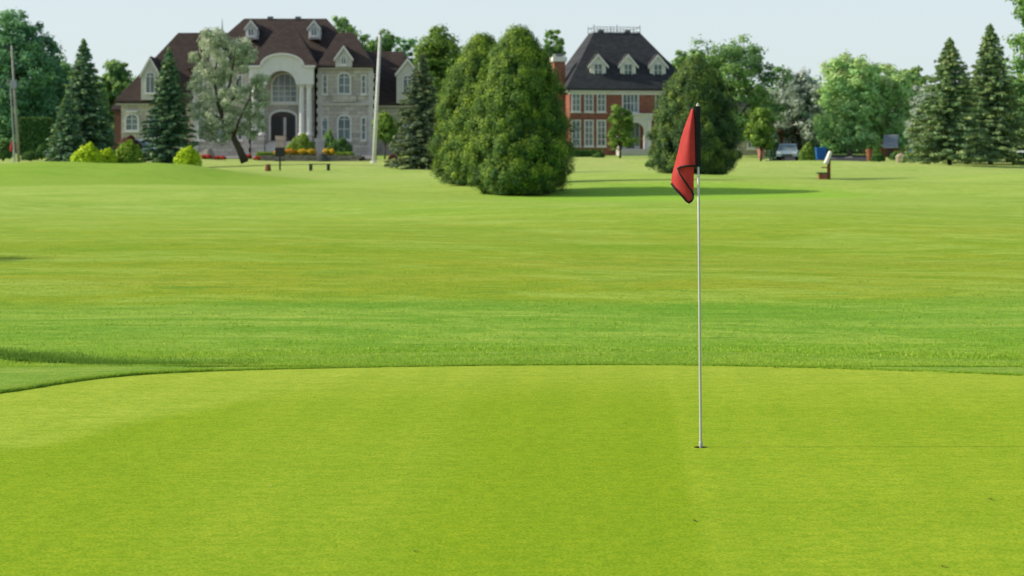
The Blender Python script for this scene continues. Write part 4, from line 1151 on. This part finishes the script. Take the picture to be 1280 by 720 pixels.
# driveway and its kerb stones
def strip(name, pts, mat, dz):
    vs = []; fs = []
    for x0, x1, y in pts:
        n = 12
        vs += [(x0+(x1-x0)*i/n, y, tz(x0+(x1-x0)*i/n, y)+dz) for i in range(n+1)]
    for r in range(len(pts)-1):
        for i in range(12): a = r*13+i; fs.append((a, a+1, a+14, a+13))
    me = bpy.data.meshes.new(name); me.from_pydata(vs, [], fs); me.update()
    return tag(link_mesh(name, me, M[mat]), kind='structure')
strip('driveway', [(sx(966, y), sx(1083, y), y) for y in np.linspace(173, 196, 24)], 'asphalt', .06)

strip('unseen_paving', [(sx(236, y), sx(470, y), y) for y in np.linspace(184.2, 199.2, 14)], 'paving', .05)  # unseen paving, added to cut green bounce onto the mansion

# ------------------------------------------------------------------ vehicles
def car_paint(name, c):
    n = NT(name); f = n.noise(n.pos(), 1.2, 3)
    b = n.n('ShaderNodeBsdfPrincipled'); n.l(n.ramp(f, [(.3, tuple(v*.92 for v in c)), (.7, c)]), b.inputs['Base Color'])
    b.inputs['Roughness'].default_value = .3; b.inputs['Coat Weight'].default_value = .6; b.inputs['Coat Roughness'].default_value = .05
    return n.done(b.outputs[0])
def car(label, px, d, rz, colr, suv=False, dz=0.0):
    x, y, z = G(px, d)
    t = thing('parked_car', label, 'car', (x, y, z + dz), rz)
    mat = car_paint(label[:20] + ' paint', colr)
    L = 2.2; W = .86; hb = .78 if not suv else .92; ht = 1.42 if not suv else 1.72
    side = [(-L, .32), (-L-.04, .55), (-L+.05, hb-.06), (-L+.9, hb+.06), (L-.5, hb+.08), (L, hb-.02), (L+.03, .5), (L-.04, .30)]
    m = MB(); n = len(side)
    for yy, s in ((-W, .0), (-W-.04, 1), (W+.04, 1), (W, 0)):
        m.v += [(px_*(1 if s else .975), yy, .30+(pz_-.30)*(1 if s else .97)) for px_, pz_ in side]
    for r in range(3):
        for i in range(n): j = (i+1) % n; m.f.append((r*n+i, r*n+j, (r+1)*n+j, (r+1)*n+i))
    m.f.append(tuple(range(n))); m.f.append(tuple(range(4*n-1, 3*n-1, -1)))
    cab = [(-L+.95, hb), (-L+1.55, ht-.06), (-L+1.85, ht), (L-(.9 if not suv else .35), ht), (L-(.25 if not suv else .06), hb)]
    m2 = MB(); n = len(cab)
    for yy in (-1, 1):
        m2.v += [(a, yy*(W-.02 - .16*(b-hb)/(ht-hb)), b) for a, b in cab]
    for i in range(n): j = (i+1) % n; m2.f.append((i, j, n+j, n+i))
    m2.f.append(tuple(range(n-1, -1, -1))); m2.f.append(tuple(range(n, 2*n)))
    m.add(m2.v, m2.f)
    m.build('body', mat, t)
    g = MB()
    for sgn in (-1, 1):
        q = []
        for a, b in ((-L+1.12, hb+.05), (-L+1.62, ht-.10), (L-(.95 if not suv else .45), ht-.10), (L-(.50 if not suv else .2), hb+.05)):
            q.append((a, sgn*(W+.004 - .16*(b-hb)/(ht-hb)), b))
        g.add(q, [(0, 1, 2, 3) if sgn < 0 else (3, 2, 1, 0)])
    g.build('side_window', M['glass'], t)
    f = MB(); e = .012
    f.add([(-L+.98-e, -.72, hb+.05), (-L+1.52-e, -.62, ht-.1), (-L+1.52-e, .62, ht-.1), (-L+.98-e, .72, hb+.05)], [(0, 1, 2, 3)]); f.build('windscreen', M['glass'], t)
    rr = MB(); a, b = L-(.27 if not suv else .08)+e, L-(.84 if not suv else .31)+e
    rr.add([(a, -.7, hb+.06), (a, .7, hb+.06), (b, .6, ht-.1), (b, -.6, ht-.1)], [(0, 1, 2, 3)]); rr.build('rear_window', M['glass'], t)
    for sx_ in (-1.38, 1.36):
        for sy in (-1, 1):
            wv = [(sx_, sy*(W-.18), .32), (sx_, sy*(W+.045), .32)]
            o = MB().tube(wv, .32, 20).build('wheel', M['rubber'], t)
            MB().tube([(sx_, sy*(W+.04), .32), (sx_, sy*(W+.06), .32)], .20, 16).build('rim', M['alloy'], o)
    for sy in (-1, 1):
        MB().box(-L-.03, -L+.10, sy*.66-.16, sy*.66+.16, .56, .70).build('headlight', M['lamp_glass'], t)
        MB().box(L-.04, L+.045, sy*.68-.12, sy*.68+.12, .60, .74).build('tail_light', M['red_paint'], t)
    MB().box(-L-.06, -L+.02, -.45, .45, .34, .50).build('grille', M['iron'], t)
    return t
M['red_paint'] = paint('red lacquer', (.45, .02, .02), .3, .5, .1, 3)
car('pale blue parked car half hidden behind the golden shrubs', 176, 183, math.radians(168), (.30, .42, .52), False, .15)
car('pale silver blue car parked beside the leafy bush on the driveway', 985, 176, math.radians(80), (.27, .36, .43), False, .12)
car('blue car parked right of the beige boulder', 1168, 190, math.radians(160), (.06, .20, .40), True)
car('white car cut off at the right edge of the picture', 1277, 178, math.radians(160), (.60, .66, .68), False)

# ------------------------------------------------------------------ small things near the houses
def bin_(label, px, d, wpx, hpx, mat, dz=0.0):
    s = d/F; x, y, z = G(px, d); t = thing('plastic_bin', label, 'bin', (x, y, z+dz)); hw, h = wpx*s/2, hpx*s
    b = MB()
    b.add([(-hw*.8, -hw*.7, 0), (hw*.8, -hw*.7, 0), (hw*.8, hw*.7, 0), (-hw*.8, hw*.7, 0), (-hw, -hw*.9, h*.9), (hw, -hw*.9, h*.9), (hw, hw*.9, h*.9), (-hw, hw*.9, h*.9)],
          [(3, 2, 1, 0), (0, 1, 5, 4), (1, 2, 6, 5), (2, 3, 7, 6), (3, 0, 4, 7), (4, 5, 6, 7)])
    b.build('body', M[mat], t)
    l = MB(); l.box(-hw*1.06, hw*1.06, -hw*.98, hw*.98, h*.9+.002, h*.96); l.box(-hw*.9, hw*.9, -hw*.8, hw*.8, h*.96+.001, h); l.build('lid', M[mat], t)
    MB().tube([(-hw*.6, hw*1.0, h*.88), (hw*.6, hw*1.0, h*.88)], .03, 6).build('handle', M['iron'], t)
bin_('large blue plastic bin beside the dark driveway', 1026, 182, 13, 15, 'blue_plastic', .12)
bin_('small bright blue tub lying on the lawn edge by the spruce', 1162, 172, 12, 9, 'blue_plastic')
def pot(label, px, d, wpx, hpx, mat, dz=0.0, fol='hedge_leaf'):
    s = d/F; x, y, z = G(px, d); t = thing('planter', label, 'planter', (x, y, z+dz)); r, h = wpx*s/2, hpx*s
    MB().lathe([(r*.66, -.02), (r*.72, h*.1), (r*.95, h*.86), (r*1.05, h*.88), (r*1.05, h), (r*.9, h), (r*.86, h*.93)], 0, 0, 18).build('pot', M[mat], t, smooth=False)
    link_mesh('foliage', mound_leaves([(0, 0, h*1.05, r*.9, r*.9, h*.22)], 500, .06, M[fol]), None, t)
pot('pink clay planter at the left end of the wooden cabin', 952, 184, 11, 13, 'terracotta')
pot('small cream planter between clay planter and little spruce', 962, 182, 6, 7, 'cream')
pot('orange red planter standing under the birch trunk', 1087, 180, 9, 15, 'wood_orange')
def boulder(label, px, d, pyb, wpx, hpx, mat):
    s = d/F; x, y, z = G(px, d)
    bm = bmesh.new(); bmesh.ops.create_icosphere(bm, subdivisions=3, radius=1)
    for v in bm.verts:
        c = v.co; k = 1 + .16*math.sin(c.x*3.1+px) + .13*math.sin(c.y*4.3+1+px) + .11*math.sin(c.z*5+c.x*2)
        v.co = Vector((c.x*wpx*s/2*k, c.y*wpx*s*.35*k, max(-.15, c.z)*hpx*s*k*.85))
    me = bpy.data.meshes.new('boulder'); bm.to_mesh(me); bm.free()
    tag(link_mesh('boulder', me, M[mat], None, (x, y, z)), label, 'boulder')
boulder('big beige boulder on the lawn edge beside the blue car', 1134, 174, 199, 31, 13, 'boulder')
boulder('beige rock under the tallest spruce, left of a pair', 1232, 166, 203, 9, 6, 'boulder')
boulder('tan rock right of another under the tallest spruce', 1251, 164, 203, 9, 8, 'boulder')
boulder('dark rounded boulder set in the flower bed wall', 404, 178, 202, 19, 11, 'boulder_dark')
boulder('pale stone lying at the edge of the dark driveway', 1040, 186, 194, 14, 3.5, 'boulder')
boulder('flat stone right of a pale one on the driveway edge', 1062, 188, 194, 12, 3, 'wallstone')
boulder('grey rock beneath the willow boughs', 258, 180, 190, 22, 14, 'wallstone')

# flower bed wall with sandstone blocks behind
def bedwall():
    d = 179.0; s = d/F; x0, x1 = sx(326, d), sx(452, d); cx = (x0+x1)/2; z = tz(cx, d)
    t = thing('garden_wall', 'low dry stone wall holding the mansion flower bed', 'wall', (cx, d, z))
    hw = (x1-x0)/2; m = MB(); zt = 0; rr = random.Random(3)
    for row in range(3):
        x = -hw
        while x < hw-.2:
            L = rr.uniform(.35, .7); L = min(L, hw-x); y0 = rr.uniform(-.04, .04)
            m.box(x, x+L-.02, -.3+y0, .3, -.35+row*.29, -.35+row*.29+.275); x += L
    m.build('stonework', M['wallstone'], t)
    so = MB(); so.box(-hw+.05, hw-.05, .302, 5.0, -.5, .44); so.build('soil', M['bark'], t)
bedwall()
def block(label, px, d, wpx, hpx, mat):
    s = d/F; x, y, z = G(px, d); t = thing('stone_pillar', label, 'pillar', (x, y, z)); hw, h = wpx*s/2, hpx*s
    MB().box(-hw, hw, -hw, hw, -.4, h*.82).build('shaft', M[mat], t)
    MB().box(-hw*1.15, hw*1.15, -hw*1.15, hw*1.15, h*.82+.002, h).build('cap', M[mat], t)
block('short pink sandstone pillar left of the globe bush', 351, 188, 11, 27, 'sandstone')
block('grey sandstone pillar right of the globe bush', 400, 186, 11, 25, 'cream')

# tall poles
def pole_white():
    d = 172.0; x, y, z = G(467, d); s = d/F; top = sz(43, d)-z; tx = 8.2*s
    t = thing('white_pole', 'bare pale leaning pole standing before the right wing of the mansion', 'pole', (x, y, z))
    MB().tube([(0, 0, -.5), (tx*.5, 0, top*.5), (tx, 0, top)], [.165, .145, .12], 12).build('shaft', M['concrete'], t, smooth=True)
    MB().lathe([(.14, top-.02), (.15, top+.08), (.06, top+.2)], tx, 0, 10).build('cap', M['lead'], t)
    MB().lathe([(.3, -.2), (.3, .06), (.2, .12)], 0, 0, 14).build('base', M['concrete'], t)
pole_white()
def pole_util():
    d = 168.0; x, y, z = G(24, d); s = d/F; top = sz(57, d)-z; tx = -9.5*s
    t = thing('utility_pole', 'grey leaning utility pole with bracket at far left', 'pole', (x, y, z))
    MB().tube([(0, 0, -.5), (tx, 0, top)], [.125, .085], 10).build('shaft', M['wood_grey'], t, smooth=True)
    MB().tube([(-.30, -.14, -.3), (tx*.62-.30, -.14, top*.66)], .055, 8).build('conduit', M['metal_grey'], t)
    zb = top*.67; xb = tx*.67
    b = MB(); b.box(xb-.45, xb+.30, -.2, -.12, zb-.08, zb+.08); b.box(xb-.26, xb+.26, -.34, -.202, zb-.36, zb+.30); b.build('bracket', M['metal_grey'], t)
    MB().lathe([(.10, zb+.09), (.14, zb+.16), (.08, zb+.36), (.03, zb+.40)], xb-.38, -.16, 8).build('insulator', M['iron'], t)
pole_util()

# information posts on the course
def info_board():
    d = 101.0; x, y, z = G(1036, d); s = d/F
    t = thing('tee_sign', 'slanted white board on a brown post with bin at right of lawn', 'sign', (x, y, z))
    MB().box(-.08, .08, -.06, .06, -.3, 29*s).build('post', M['wood_brown'], t)
    b = MB(); c, q = math.cos(math.radians(62)), math.sin(math.radians(62))
    def r(a, h): return (a*q*0 + h*c - a*q*.0, h*q)
    w_, h_ = .33, 15*s; a0 = (-.22, 20.5*s)
    poly = [(a0[0], a0[1]), (a0[0]+h_*.42, a0[1]+h_), (a0[0]+h_*.42+.10, a0[1]+h_-.04), (a0[0]+.13, a0[1]-.05)]
    b.prism(poly, -.33, .30); b.build('board', M['white'], t)
    MB().box(-.36, -.082, -.14, .14, 14.2*s, 15.6*s).build('shelf', M['wood_brown'], t)
    bx = MB(); bx.box(-.50, -.085, -.2, .2, 0, 7.4*s); k = bx.build('box', M['wood_orange'], t)
    MB().box(-.60, -.09, -.23, .23, 7.4*s+.002, 9*s).build('lid', M['green_plastic'], k)
info_board()
def black_sign():
    d = 138.0; x, y, z = G(350, d); s = d/F
    t = thing('tee_sign', 'small black square sign on a post with cross shelf', 'sign', (x, y, z))
    MB().box(-.055, .055, -.05, .05, -.3, 24*s).build('post', M['iron'], t)
    MB().box(-6*s, 6*s, -.10, -.052, 17*s, 28.5*s).build('panel', M['iron'], t)
    MB().box(-6.2*s, 6.2*s, -.3, .2, 11.2*s, 13*s).build('shelf', M['iron'], t)
black_sign()
def bench():
    d = 137.0; x, y, z = G(401, d); s = d/F
    t = thing('park_bench', 'low backless green bench on the lawn below the mansion', 'bench', (x, y, z))
    m = MB()
    for yy in (-.2, 0, .2): m.box(-15*s, 12*s, yy-.08, yy+.08, .40, .455)
    m.build('seat', M['wood_dark'], t)
    for px in (-12.5, 9.5):
        l = MB(); l.box(px*s-.09, px*s+.09, -.22, -.12, -.2, .398); l.box(px*s-.09, px*s+.09, .12, .22, -.2, .398); l.box(px*s-.05, px*s+.05, -.118, .118, .05, .12); l.build('leg', M['iron'], t)
bench()
def stump():
    d = 136.0; x, y, z = G(335, d); s = d/F
    t = thing('tree_stump', 'short brown stump standing left of the black sign', 'stump', (x, y, z))
    MB().lathe([(.24, -.15), (.21, .05), (.18, .28), (.17, .44), (.155, .46)], 0, 0, 12).build('stem', M['wood_brown'], t)
    MB().lathe([(.14, .461), (.14, .468)], 0, 0, 12).build('cut_top', M['sandstone'], t)
stump()
def mailbox():
    d = 158.0; x, y, z = G(62, d); s = d/F
    t = thing('ball_washer', 'grey box on a thin white post left of the spruces', 'post box', (x, y, z))
    MB().tube([(0, 0, -.3), (0, 0, 12*s)], .06, 8).build('post', M['white'], t)
    MB().prism([(-4*s, 12*s), (-4.2*s, 15.5*s), (-2.5*s, 17.5*s), (3*s, 17.5*s), (4.4*s, 15.5*s), (4*s, 12*s)], -.22, .22).build('box', M['metal_grey'], t)
mailbox()

# ------------------------------------------------------------------ flagsticks
def cloth_material(name, c, dark=.6):
    n = NT(name); p = n.pos()
    f = n.noise(p, 14, 4, .6); w = n.noise(p, 420, 2, .5)
    col = n.ramp(f, [(.3, tuple(v*.80 for v in c)), (.7, c)])
    col = n.mix(n.mr(w, .3, .7, 0, .25), col, tuple(v*.5 for v in c) + (1,))
    b = n.bsdf(col, .65, .3, n.bump(w, .25, .002))
    t = n.n('ShaderNodeBsdfTranslucent'); n.l(col, t.inputs['Color'])
    m = n.n('ShaderNodeMixShader'); m.inputs[0].default_value = .30; n.l(b, m.inputs[1]); n.l(t.outputs[0], m.inputs[2])
    return n.done(m.outputs[0])
M['flag_red'] = cloth_material('red flag cloth', (.60, .050, .048))
M['flag_black'] = cloth_material('black flag hem', (.016, .016, .018))
M['stick'] = paint('ribbed pale fibreglass', (.46, .46, .43), .35, .5, .08, 6)
M['cup'] = paint('white cup liner', (.55, .55, .52), .6, .3, .2, 9)

def surf(name, rows, mat, parent, smooth_=True, thick=0.0):
    """grid of points (rows of equal length) as a cloth sheet, refined with Catmull-Rom"""
    P = np.array(rows, float)
    def refine(P, k=5):
        out = []; n = len(P)
        for i in range(n-1):
            a, b, c, d = P[max(i-1, 0)], P[i], P[i+1], P[min(i+2, n-1)]
            for j in range(k):
                t = j/k; out.append(.5*((2*b)+(-a+c)*t+(2*a-5*b+4*c-d)*t*t+(-a+3*b-3*c+d)*t**3))
        out.append(P[-1]); return np.array(out)
    P = refine(P); P = np.swapaxes(refine(np.swapaxes(P, 0, 1)), 0, 1)
    r, c = P.shape[:2]; I = (np.arange(r-1)[:, None]*c + np.arange(c-1)[None, :]).ravel()
    me = quad_mesh(name, P.reshape(-1, 3), np.stack([I, I+1, I+1+c, I+c], 1), True)
    return link_mesh(name, me, mat, parent)

def flagstick():
    d = 12.8; s = d/F
    t = thing('golf_flagstick', 'tall pale flagstick in the hole with drooping red black edged flag', 'flagstick', (HOLE[0], HOLE[1], 0))
    # local coordinates from photo pixels : x right of the hole centre, z above the green
    X = lambda px: (px-876)*s
    Z = lambda py: (560-py)*s
    tx = X(872.2); tz_ = Z(131)
    at = lambda z: tx*(z/tz_)
    pole = MB(); pole.tube([(0, 0, -.14), (at(.02), 0, .02), (at(tz_*.5), 0, tz_*.5), (tx, 0, tz_-.02)], [.0085, .0085, .0078, .007], 14); pole.build('pole', M['stick'], t, smooth=True)
    MB().lathe([(.008, tz_-.022), (.010, tz_-.012), (.008, tz_), (.003, tz_+.006)], tx, 0, 10).build('cap', M['stick'], t)
    fe = MB(); fe.lathe([(.0092, .0), (.0125, .004), (.0125, .03), (.0094, .036)], 0, 0, 14); fe.build('ferrule', M['stick'], t)
    # sleeve
    sl = MB(); z0, z1 = Z(209.5), Z(134)
    vs = []; n = 18
    for i, zz in enumerate(np.linspace(z0, z1, 9)):
        for q in range(n):
            a = 2*PI*q/n; w = .0235 + .0012*math.sin(i*1.7)
            vs.append((at(zz) - .007 + w*math.cos(a), (.0125+.002*math.sin(i*2.1+a))*math.sin(a), zz))
    fs = [(i*n+q, i*n+(q+1) % n, (i+1)*n+(q+1) % n, (i+1)*n+q) for i in range(8) for q in range(n)]
    sl.add(vs, fs)
    sl.build('sleeve', M['flag_black'], t, smooth=True)
    fl = thing('flag', None, None); fl.parent = t
    # hanging sheet, outer (far) layer that shows below the fold
    def row(py, pts): return [(X(px), dy, Z(py + dpy)) for px, dy, dpy in pts]
    back = [row(137, [(866.5, .010, 0), (866.2, .014, 0), (865.8, .02, 0), (865.3, .028, 0), (864.8, .034, 0)]),
            row(160, [(867, .010, 0), (864.5, .006, 0), (862, .006, 0), (859, .022, 0), (856.5, .045, 0)]),
            row(185, [(867, .012, 0), (863, .000, 0), (858, .004, 0), (853, .026, 0), (849.8, .060, 0)]),
            row(208, [(867.4, .014, 0), (862, .004, 0), (855, .010, 0), (848, .034, 0), (844, .072, 0)]),
            row(222, [(867.5, .016, 2), (861, .008, 3), (853, .012, 3), (845, .034, 0), (841, .076, -2)]),
            row(236, [(867.3, .018, 9), (862.5, .012, 12), (855, .012, 6), (846.5, .030, 0), (840.2, .074, -7)]),
            row(240, [(866.6, .019, 10), (861.2, .013, 15), (853.5, .012, 7), (845.5, .030, -1), (840.4, .074, -9)])]
    c1 = surf('cloth', back, M['flag_red'], fl)
    # nearer layer folded across, its lower edge at the sleeve foot
    front = [row(138, [(867, -.006, 0), (866.4, -.010, 0), (865.6, -.010, 0), (865, .004, 0), (864.7, .030, 0)]),
             row(160, [(868, -.012, 0), (865, -.026, 0), (861.5, -.024, 0), (858.5, .002, 0), (856.3, .043, 0)]),
             row(185, [(868.5, -.014, 0), (864, -.034, 0), (858, -.030, 0), (852.5, .006, 0), (849.6, .058, 0)]),
             row(207.5, [(869, -.014, 0), (864, -.036, 0), (857, -.030, 0), (851, -.006, 1.2), (847.5, .030, 3.5)])]
    c2 = surf('cloth', front, M['flag_red'], fl)
    fold = [row(211, [(847.2, .028, 0), (848.2, .018, 0), (849.5, .010, 0)]), row(218, [(849, .024, 3), (853, .006, 1), (857, -.004, -1)]),
            row(228, [(855, .014, 3), (859, .000, 2), (863, -.008, 0)]), row(240, [(865.5, .010, 4), (866.6, .002, 1), (867.5, -.004, -3)])]
    # hems : flat black bands following the free edges
    def hem(pts, w):
        P = [Vector((X(a), b-.004, Z(c))) for a, b, c in pts]
        m = MB(); m.tube(P, w, 8); o = m.build('hem', M['flag_black'], fl, smooth=True)
    hem([(868.5, -.020, 208.6), (864, -.040, 208.6), (857, -.034, 208.8), (851, -.010, 209.6), (847.8, .026, 211.6)], .0062)
    hem([(847.6, .020, 212), (850, .004, 218.5), (854.5, -.004, 226), (860, -.006, 234), (864.5, .000, 239.5), (866.3, .006, 244)], .0062)
    hem([(840.4, .070, 231), (845.5, .026, 238.6), (853.5, .008, 247), (858.5, .009, 252.8), (861.4, .010, 254.6), (864.5, .013, 252.6), (866.4, .016, 249), (866.4, .008, 243)], .0066)
flagstick()
def hole():
    t = thing('golf_hole', 'round cut hole with white liner at the foot of the flagstick', 'hole', (HOLE[0], HOLE[1], 0))
    n = 28; vs = []; fs = []
    for r, z in ((.0458, -.002), (.0458, -.022), (.0455, -.11), (.0, -.11)):
        for k in range(n): a = 2*PI*k/n; vs.append((r*math.cos(a), r*math.sin(a), z))
    def ring(i): return [(i*n+k, i*n+(k+1) % n, (i+1)*n+(k+1) % n, (i+1)*n+k) for k in range(n)]
    m = MB(); m.add(vs[:2*n], ring(0)); m.build('soil_rim', paint('cut soil', (.06, .065, .018), .95, .05, .3, 60), t)
    m = MB(); m.add(vs[n:], ring(0) + ring(1)); m.build('liner', M['cup'], t)
hole()
def far_flag():
    d = 152.0; x, y, z = G(16.5, d); s = d/F
    t = thing('golf_flagstick', 'distant thin flagstick with small red flag at the left edge', 'flagstick', (x, y, z))
    MB().tube([(0, 0, -.2), (0, 0, 34*s)], .03, 8).build('pole', M['stick'], t)
    f = [[(-.02, 0, 33.5*s), (-.10, .02, 33*s), (-.14, 0, 32.4*s)], [(-.02, 0, 27*s), (-.16, -.04, 26*s), (-.26, .03, 25*s)], [(-.05, 0, 21.5*s), (-.17, .03, 20.8*s), (-.30, -.02, 20.4*s)]]
    surf('flag', f, M['flag_red'], t)
far_flag()

# dead leaf scraps on the putting green
M['scrap'] = paint('dry leaf', (.10, .055, .022), .9, .1, .4, 40)
M['scrap_pale'] = paint('pale dry leaf', (.62, .52, .30), .9, .1, .3, 40)
def scrap(label, px, py, r, mat):
    d = EYE*F/(py-230); x = sx(px, d); rr = random.Random(int(px)); bm_ = MB()
    ring = [(r*rr.uniform(.6, 1.1)*math.cos(a)*1.5, r*rr.uniform(.6, 1.1)*math.sin(a), r*rr.uniform(.05, .5)) for a in np.linspace(0, 2*PI, 9, endpoint=False)]
    bm_.add([(0, 0, .002)] + ring, [(0, i+1, (i+1) % 9 + 1) for i in range(9)])
    o = bm_.build('fallen_leaf', M[mat], None, (x, d, .003)); o.rotation_euler = (0, 0, rr.uniform(0, 6))
    tag(o, label, 'leaf', 'leaf scraps on the putting green')
scrap('pale whitish leaf scrap nearest the hole, to its right', 933.5, 553.5, .011, 'scrap_pale')
scrap('tan leaf scrap farther back right of the flagstick', 1045, 527, .013, 'scrap_pale')
scrap('dark leaf scrap in front of the hole', 868, 652, .012, 'scrap')
scrap('dark leaf scrap out to the right on the green', 1238, 625, .011, 'scrap')
scrap('dark leaf scrap near the lower right corner', 1180, 709, .012, 'scrap')
scrap('dark leaf scrap lying toward the left edge of the green', 149, 545.5, .011, 'scrap')
scrap('dark leaf scrap at the far back lip of the green', 970, 460.5, .014, 'scrap')

scrap('small tan leaf scrap between hole and right edge of the green', 1125, 600, .009, 'scrap_pale')
scrap('dark leaf scrap in the middle of the green, left of the flagstick', 655, 590, .009, 'scrap')
scrap('dark leaf scrap near the bottom centre of the green', 520, 690, .009, 'scrap')
scrap('pale leaf scrap on the left half of the green', 338, 608, .008, 'scrap_pale')

# ------------------------------------------------------------------ light, sky, camera
SUN_EL, SUN_AZ = math.radians(29), math.radians(-91)       # azimuth clockwise from +Y : sun stands at the left
HAZE = (.80, .905, .955)
wd = bpy.data.worlds.new('World'); scene.world = wd; wd.use_nodes = True
nt = wd.node_tree; nt.nodes.clear()
sk = nt.nodes.new('ShaderNodeTexSky'); sk.sky_type = 'NISHITA'; sk.sun_disc = False
sk.sun_elevation = SUN_EL; sk.sun_rotation = SUN_AZ; sk.altitude = 50; sk.air_density = 1.0; sk.dust_density = 1.5; sk.ozone_density = 1.6
bg = nt.nodes.new('ShaderNodeBackground'); bg.inputs['Strength'].default_value = 0.15
wo = nt.nodes.new('ShaderNodeOutputWorld')
mx = nt.nodes.new('ShaderNodeMix'); mx.data_type = 'RGBA'; tc = nt.nodes.new('ShaderNodeTexCoord'); sp = nt.nodes.new('ShaderNodeSeparateXYZ'); nt.links.new(tc.outputs['Generated'], sp.inputs[0])
mr = nt.nodes.new('ShaderNodeMapRange'); mr.interpolation_type = 'SMOOTHSTEP'; nt.links.new(sp.outputs[2], mr.inputs[0])
for i_, v_ in enumerate((0.05, 0.55, 0.70, 0.10)): mr.inputs[1 + i_].default_value = v_      # haze is thickest near the horizon
nt.links.new(mr.outputs[0], mx.inputs[0])
nt.links.new(sk.outputs[0], mx.inputs[6]); mx.inputs[7].default_value = (HAZE[0]/.15, HAZE[1]/.15, HAZE[2]/.15, 1)      # summer haze whitens the whole sky
nt.links.new(mx.outputs[2], bg.inputs[0]); nt.links.new(bg.outputs[0], wo.inputs[0])
sl = bpy.data.lights.new('sun', 'SUN'); sl.energy = 5.0; sl.angle = math.radians(.6); sl.color = (1.0, .90, .72)
so = bpy.data.objects.new('sun', sl); COL.objects.link(so)
dirv = Vector((math.sin(SUN_AZ)*math.cos(SUN_EL), math.cos(SUN_AZ)*math.cos(SUN_EL), math.sin(SUN_EL)))
so.rotation_euler = dirv.to_track_quat('Z', 'Y').to_euler(); so.location = (-40, 20, 40)

cd = bpy.data.cameras.new('camera'); cam = bpy.data.objects.new('camera', cd); COL.objects.link(cam)
cam.location = (0, 0, EYE); cam.rotation_euler = (PI/2, 0, 0)
cd.sensor_width = 36; cd.lens = 36*F/1280; cd.shift_y = -130/1280
cd.clip_start = .1; cd.clip_end = 6000
cd.dof.use_dof = True; cd.dof.focus_distance = 12.8; cd.dof.aperture_fstop = 5.0
scene.camera = cam
scene.view_settings.view_transform = 'Standard'; scene.view_settings.look = 'None'
scene.view_settings.exposure = 0; scene.view_settings.gamma = 1
scene.render.engine = 'CYCLES'
scene.cycles.use_denoising = True
scene.cycles.max_bounces = 6; scene.cycles.diffuse_bounces = 3; scene.cycles.transparent_max_bounces = 4
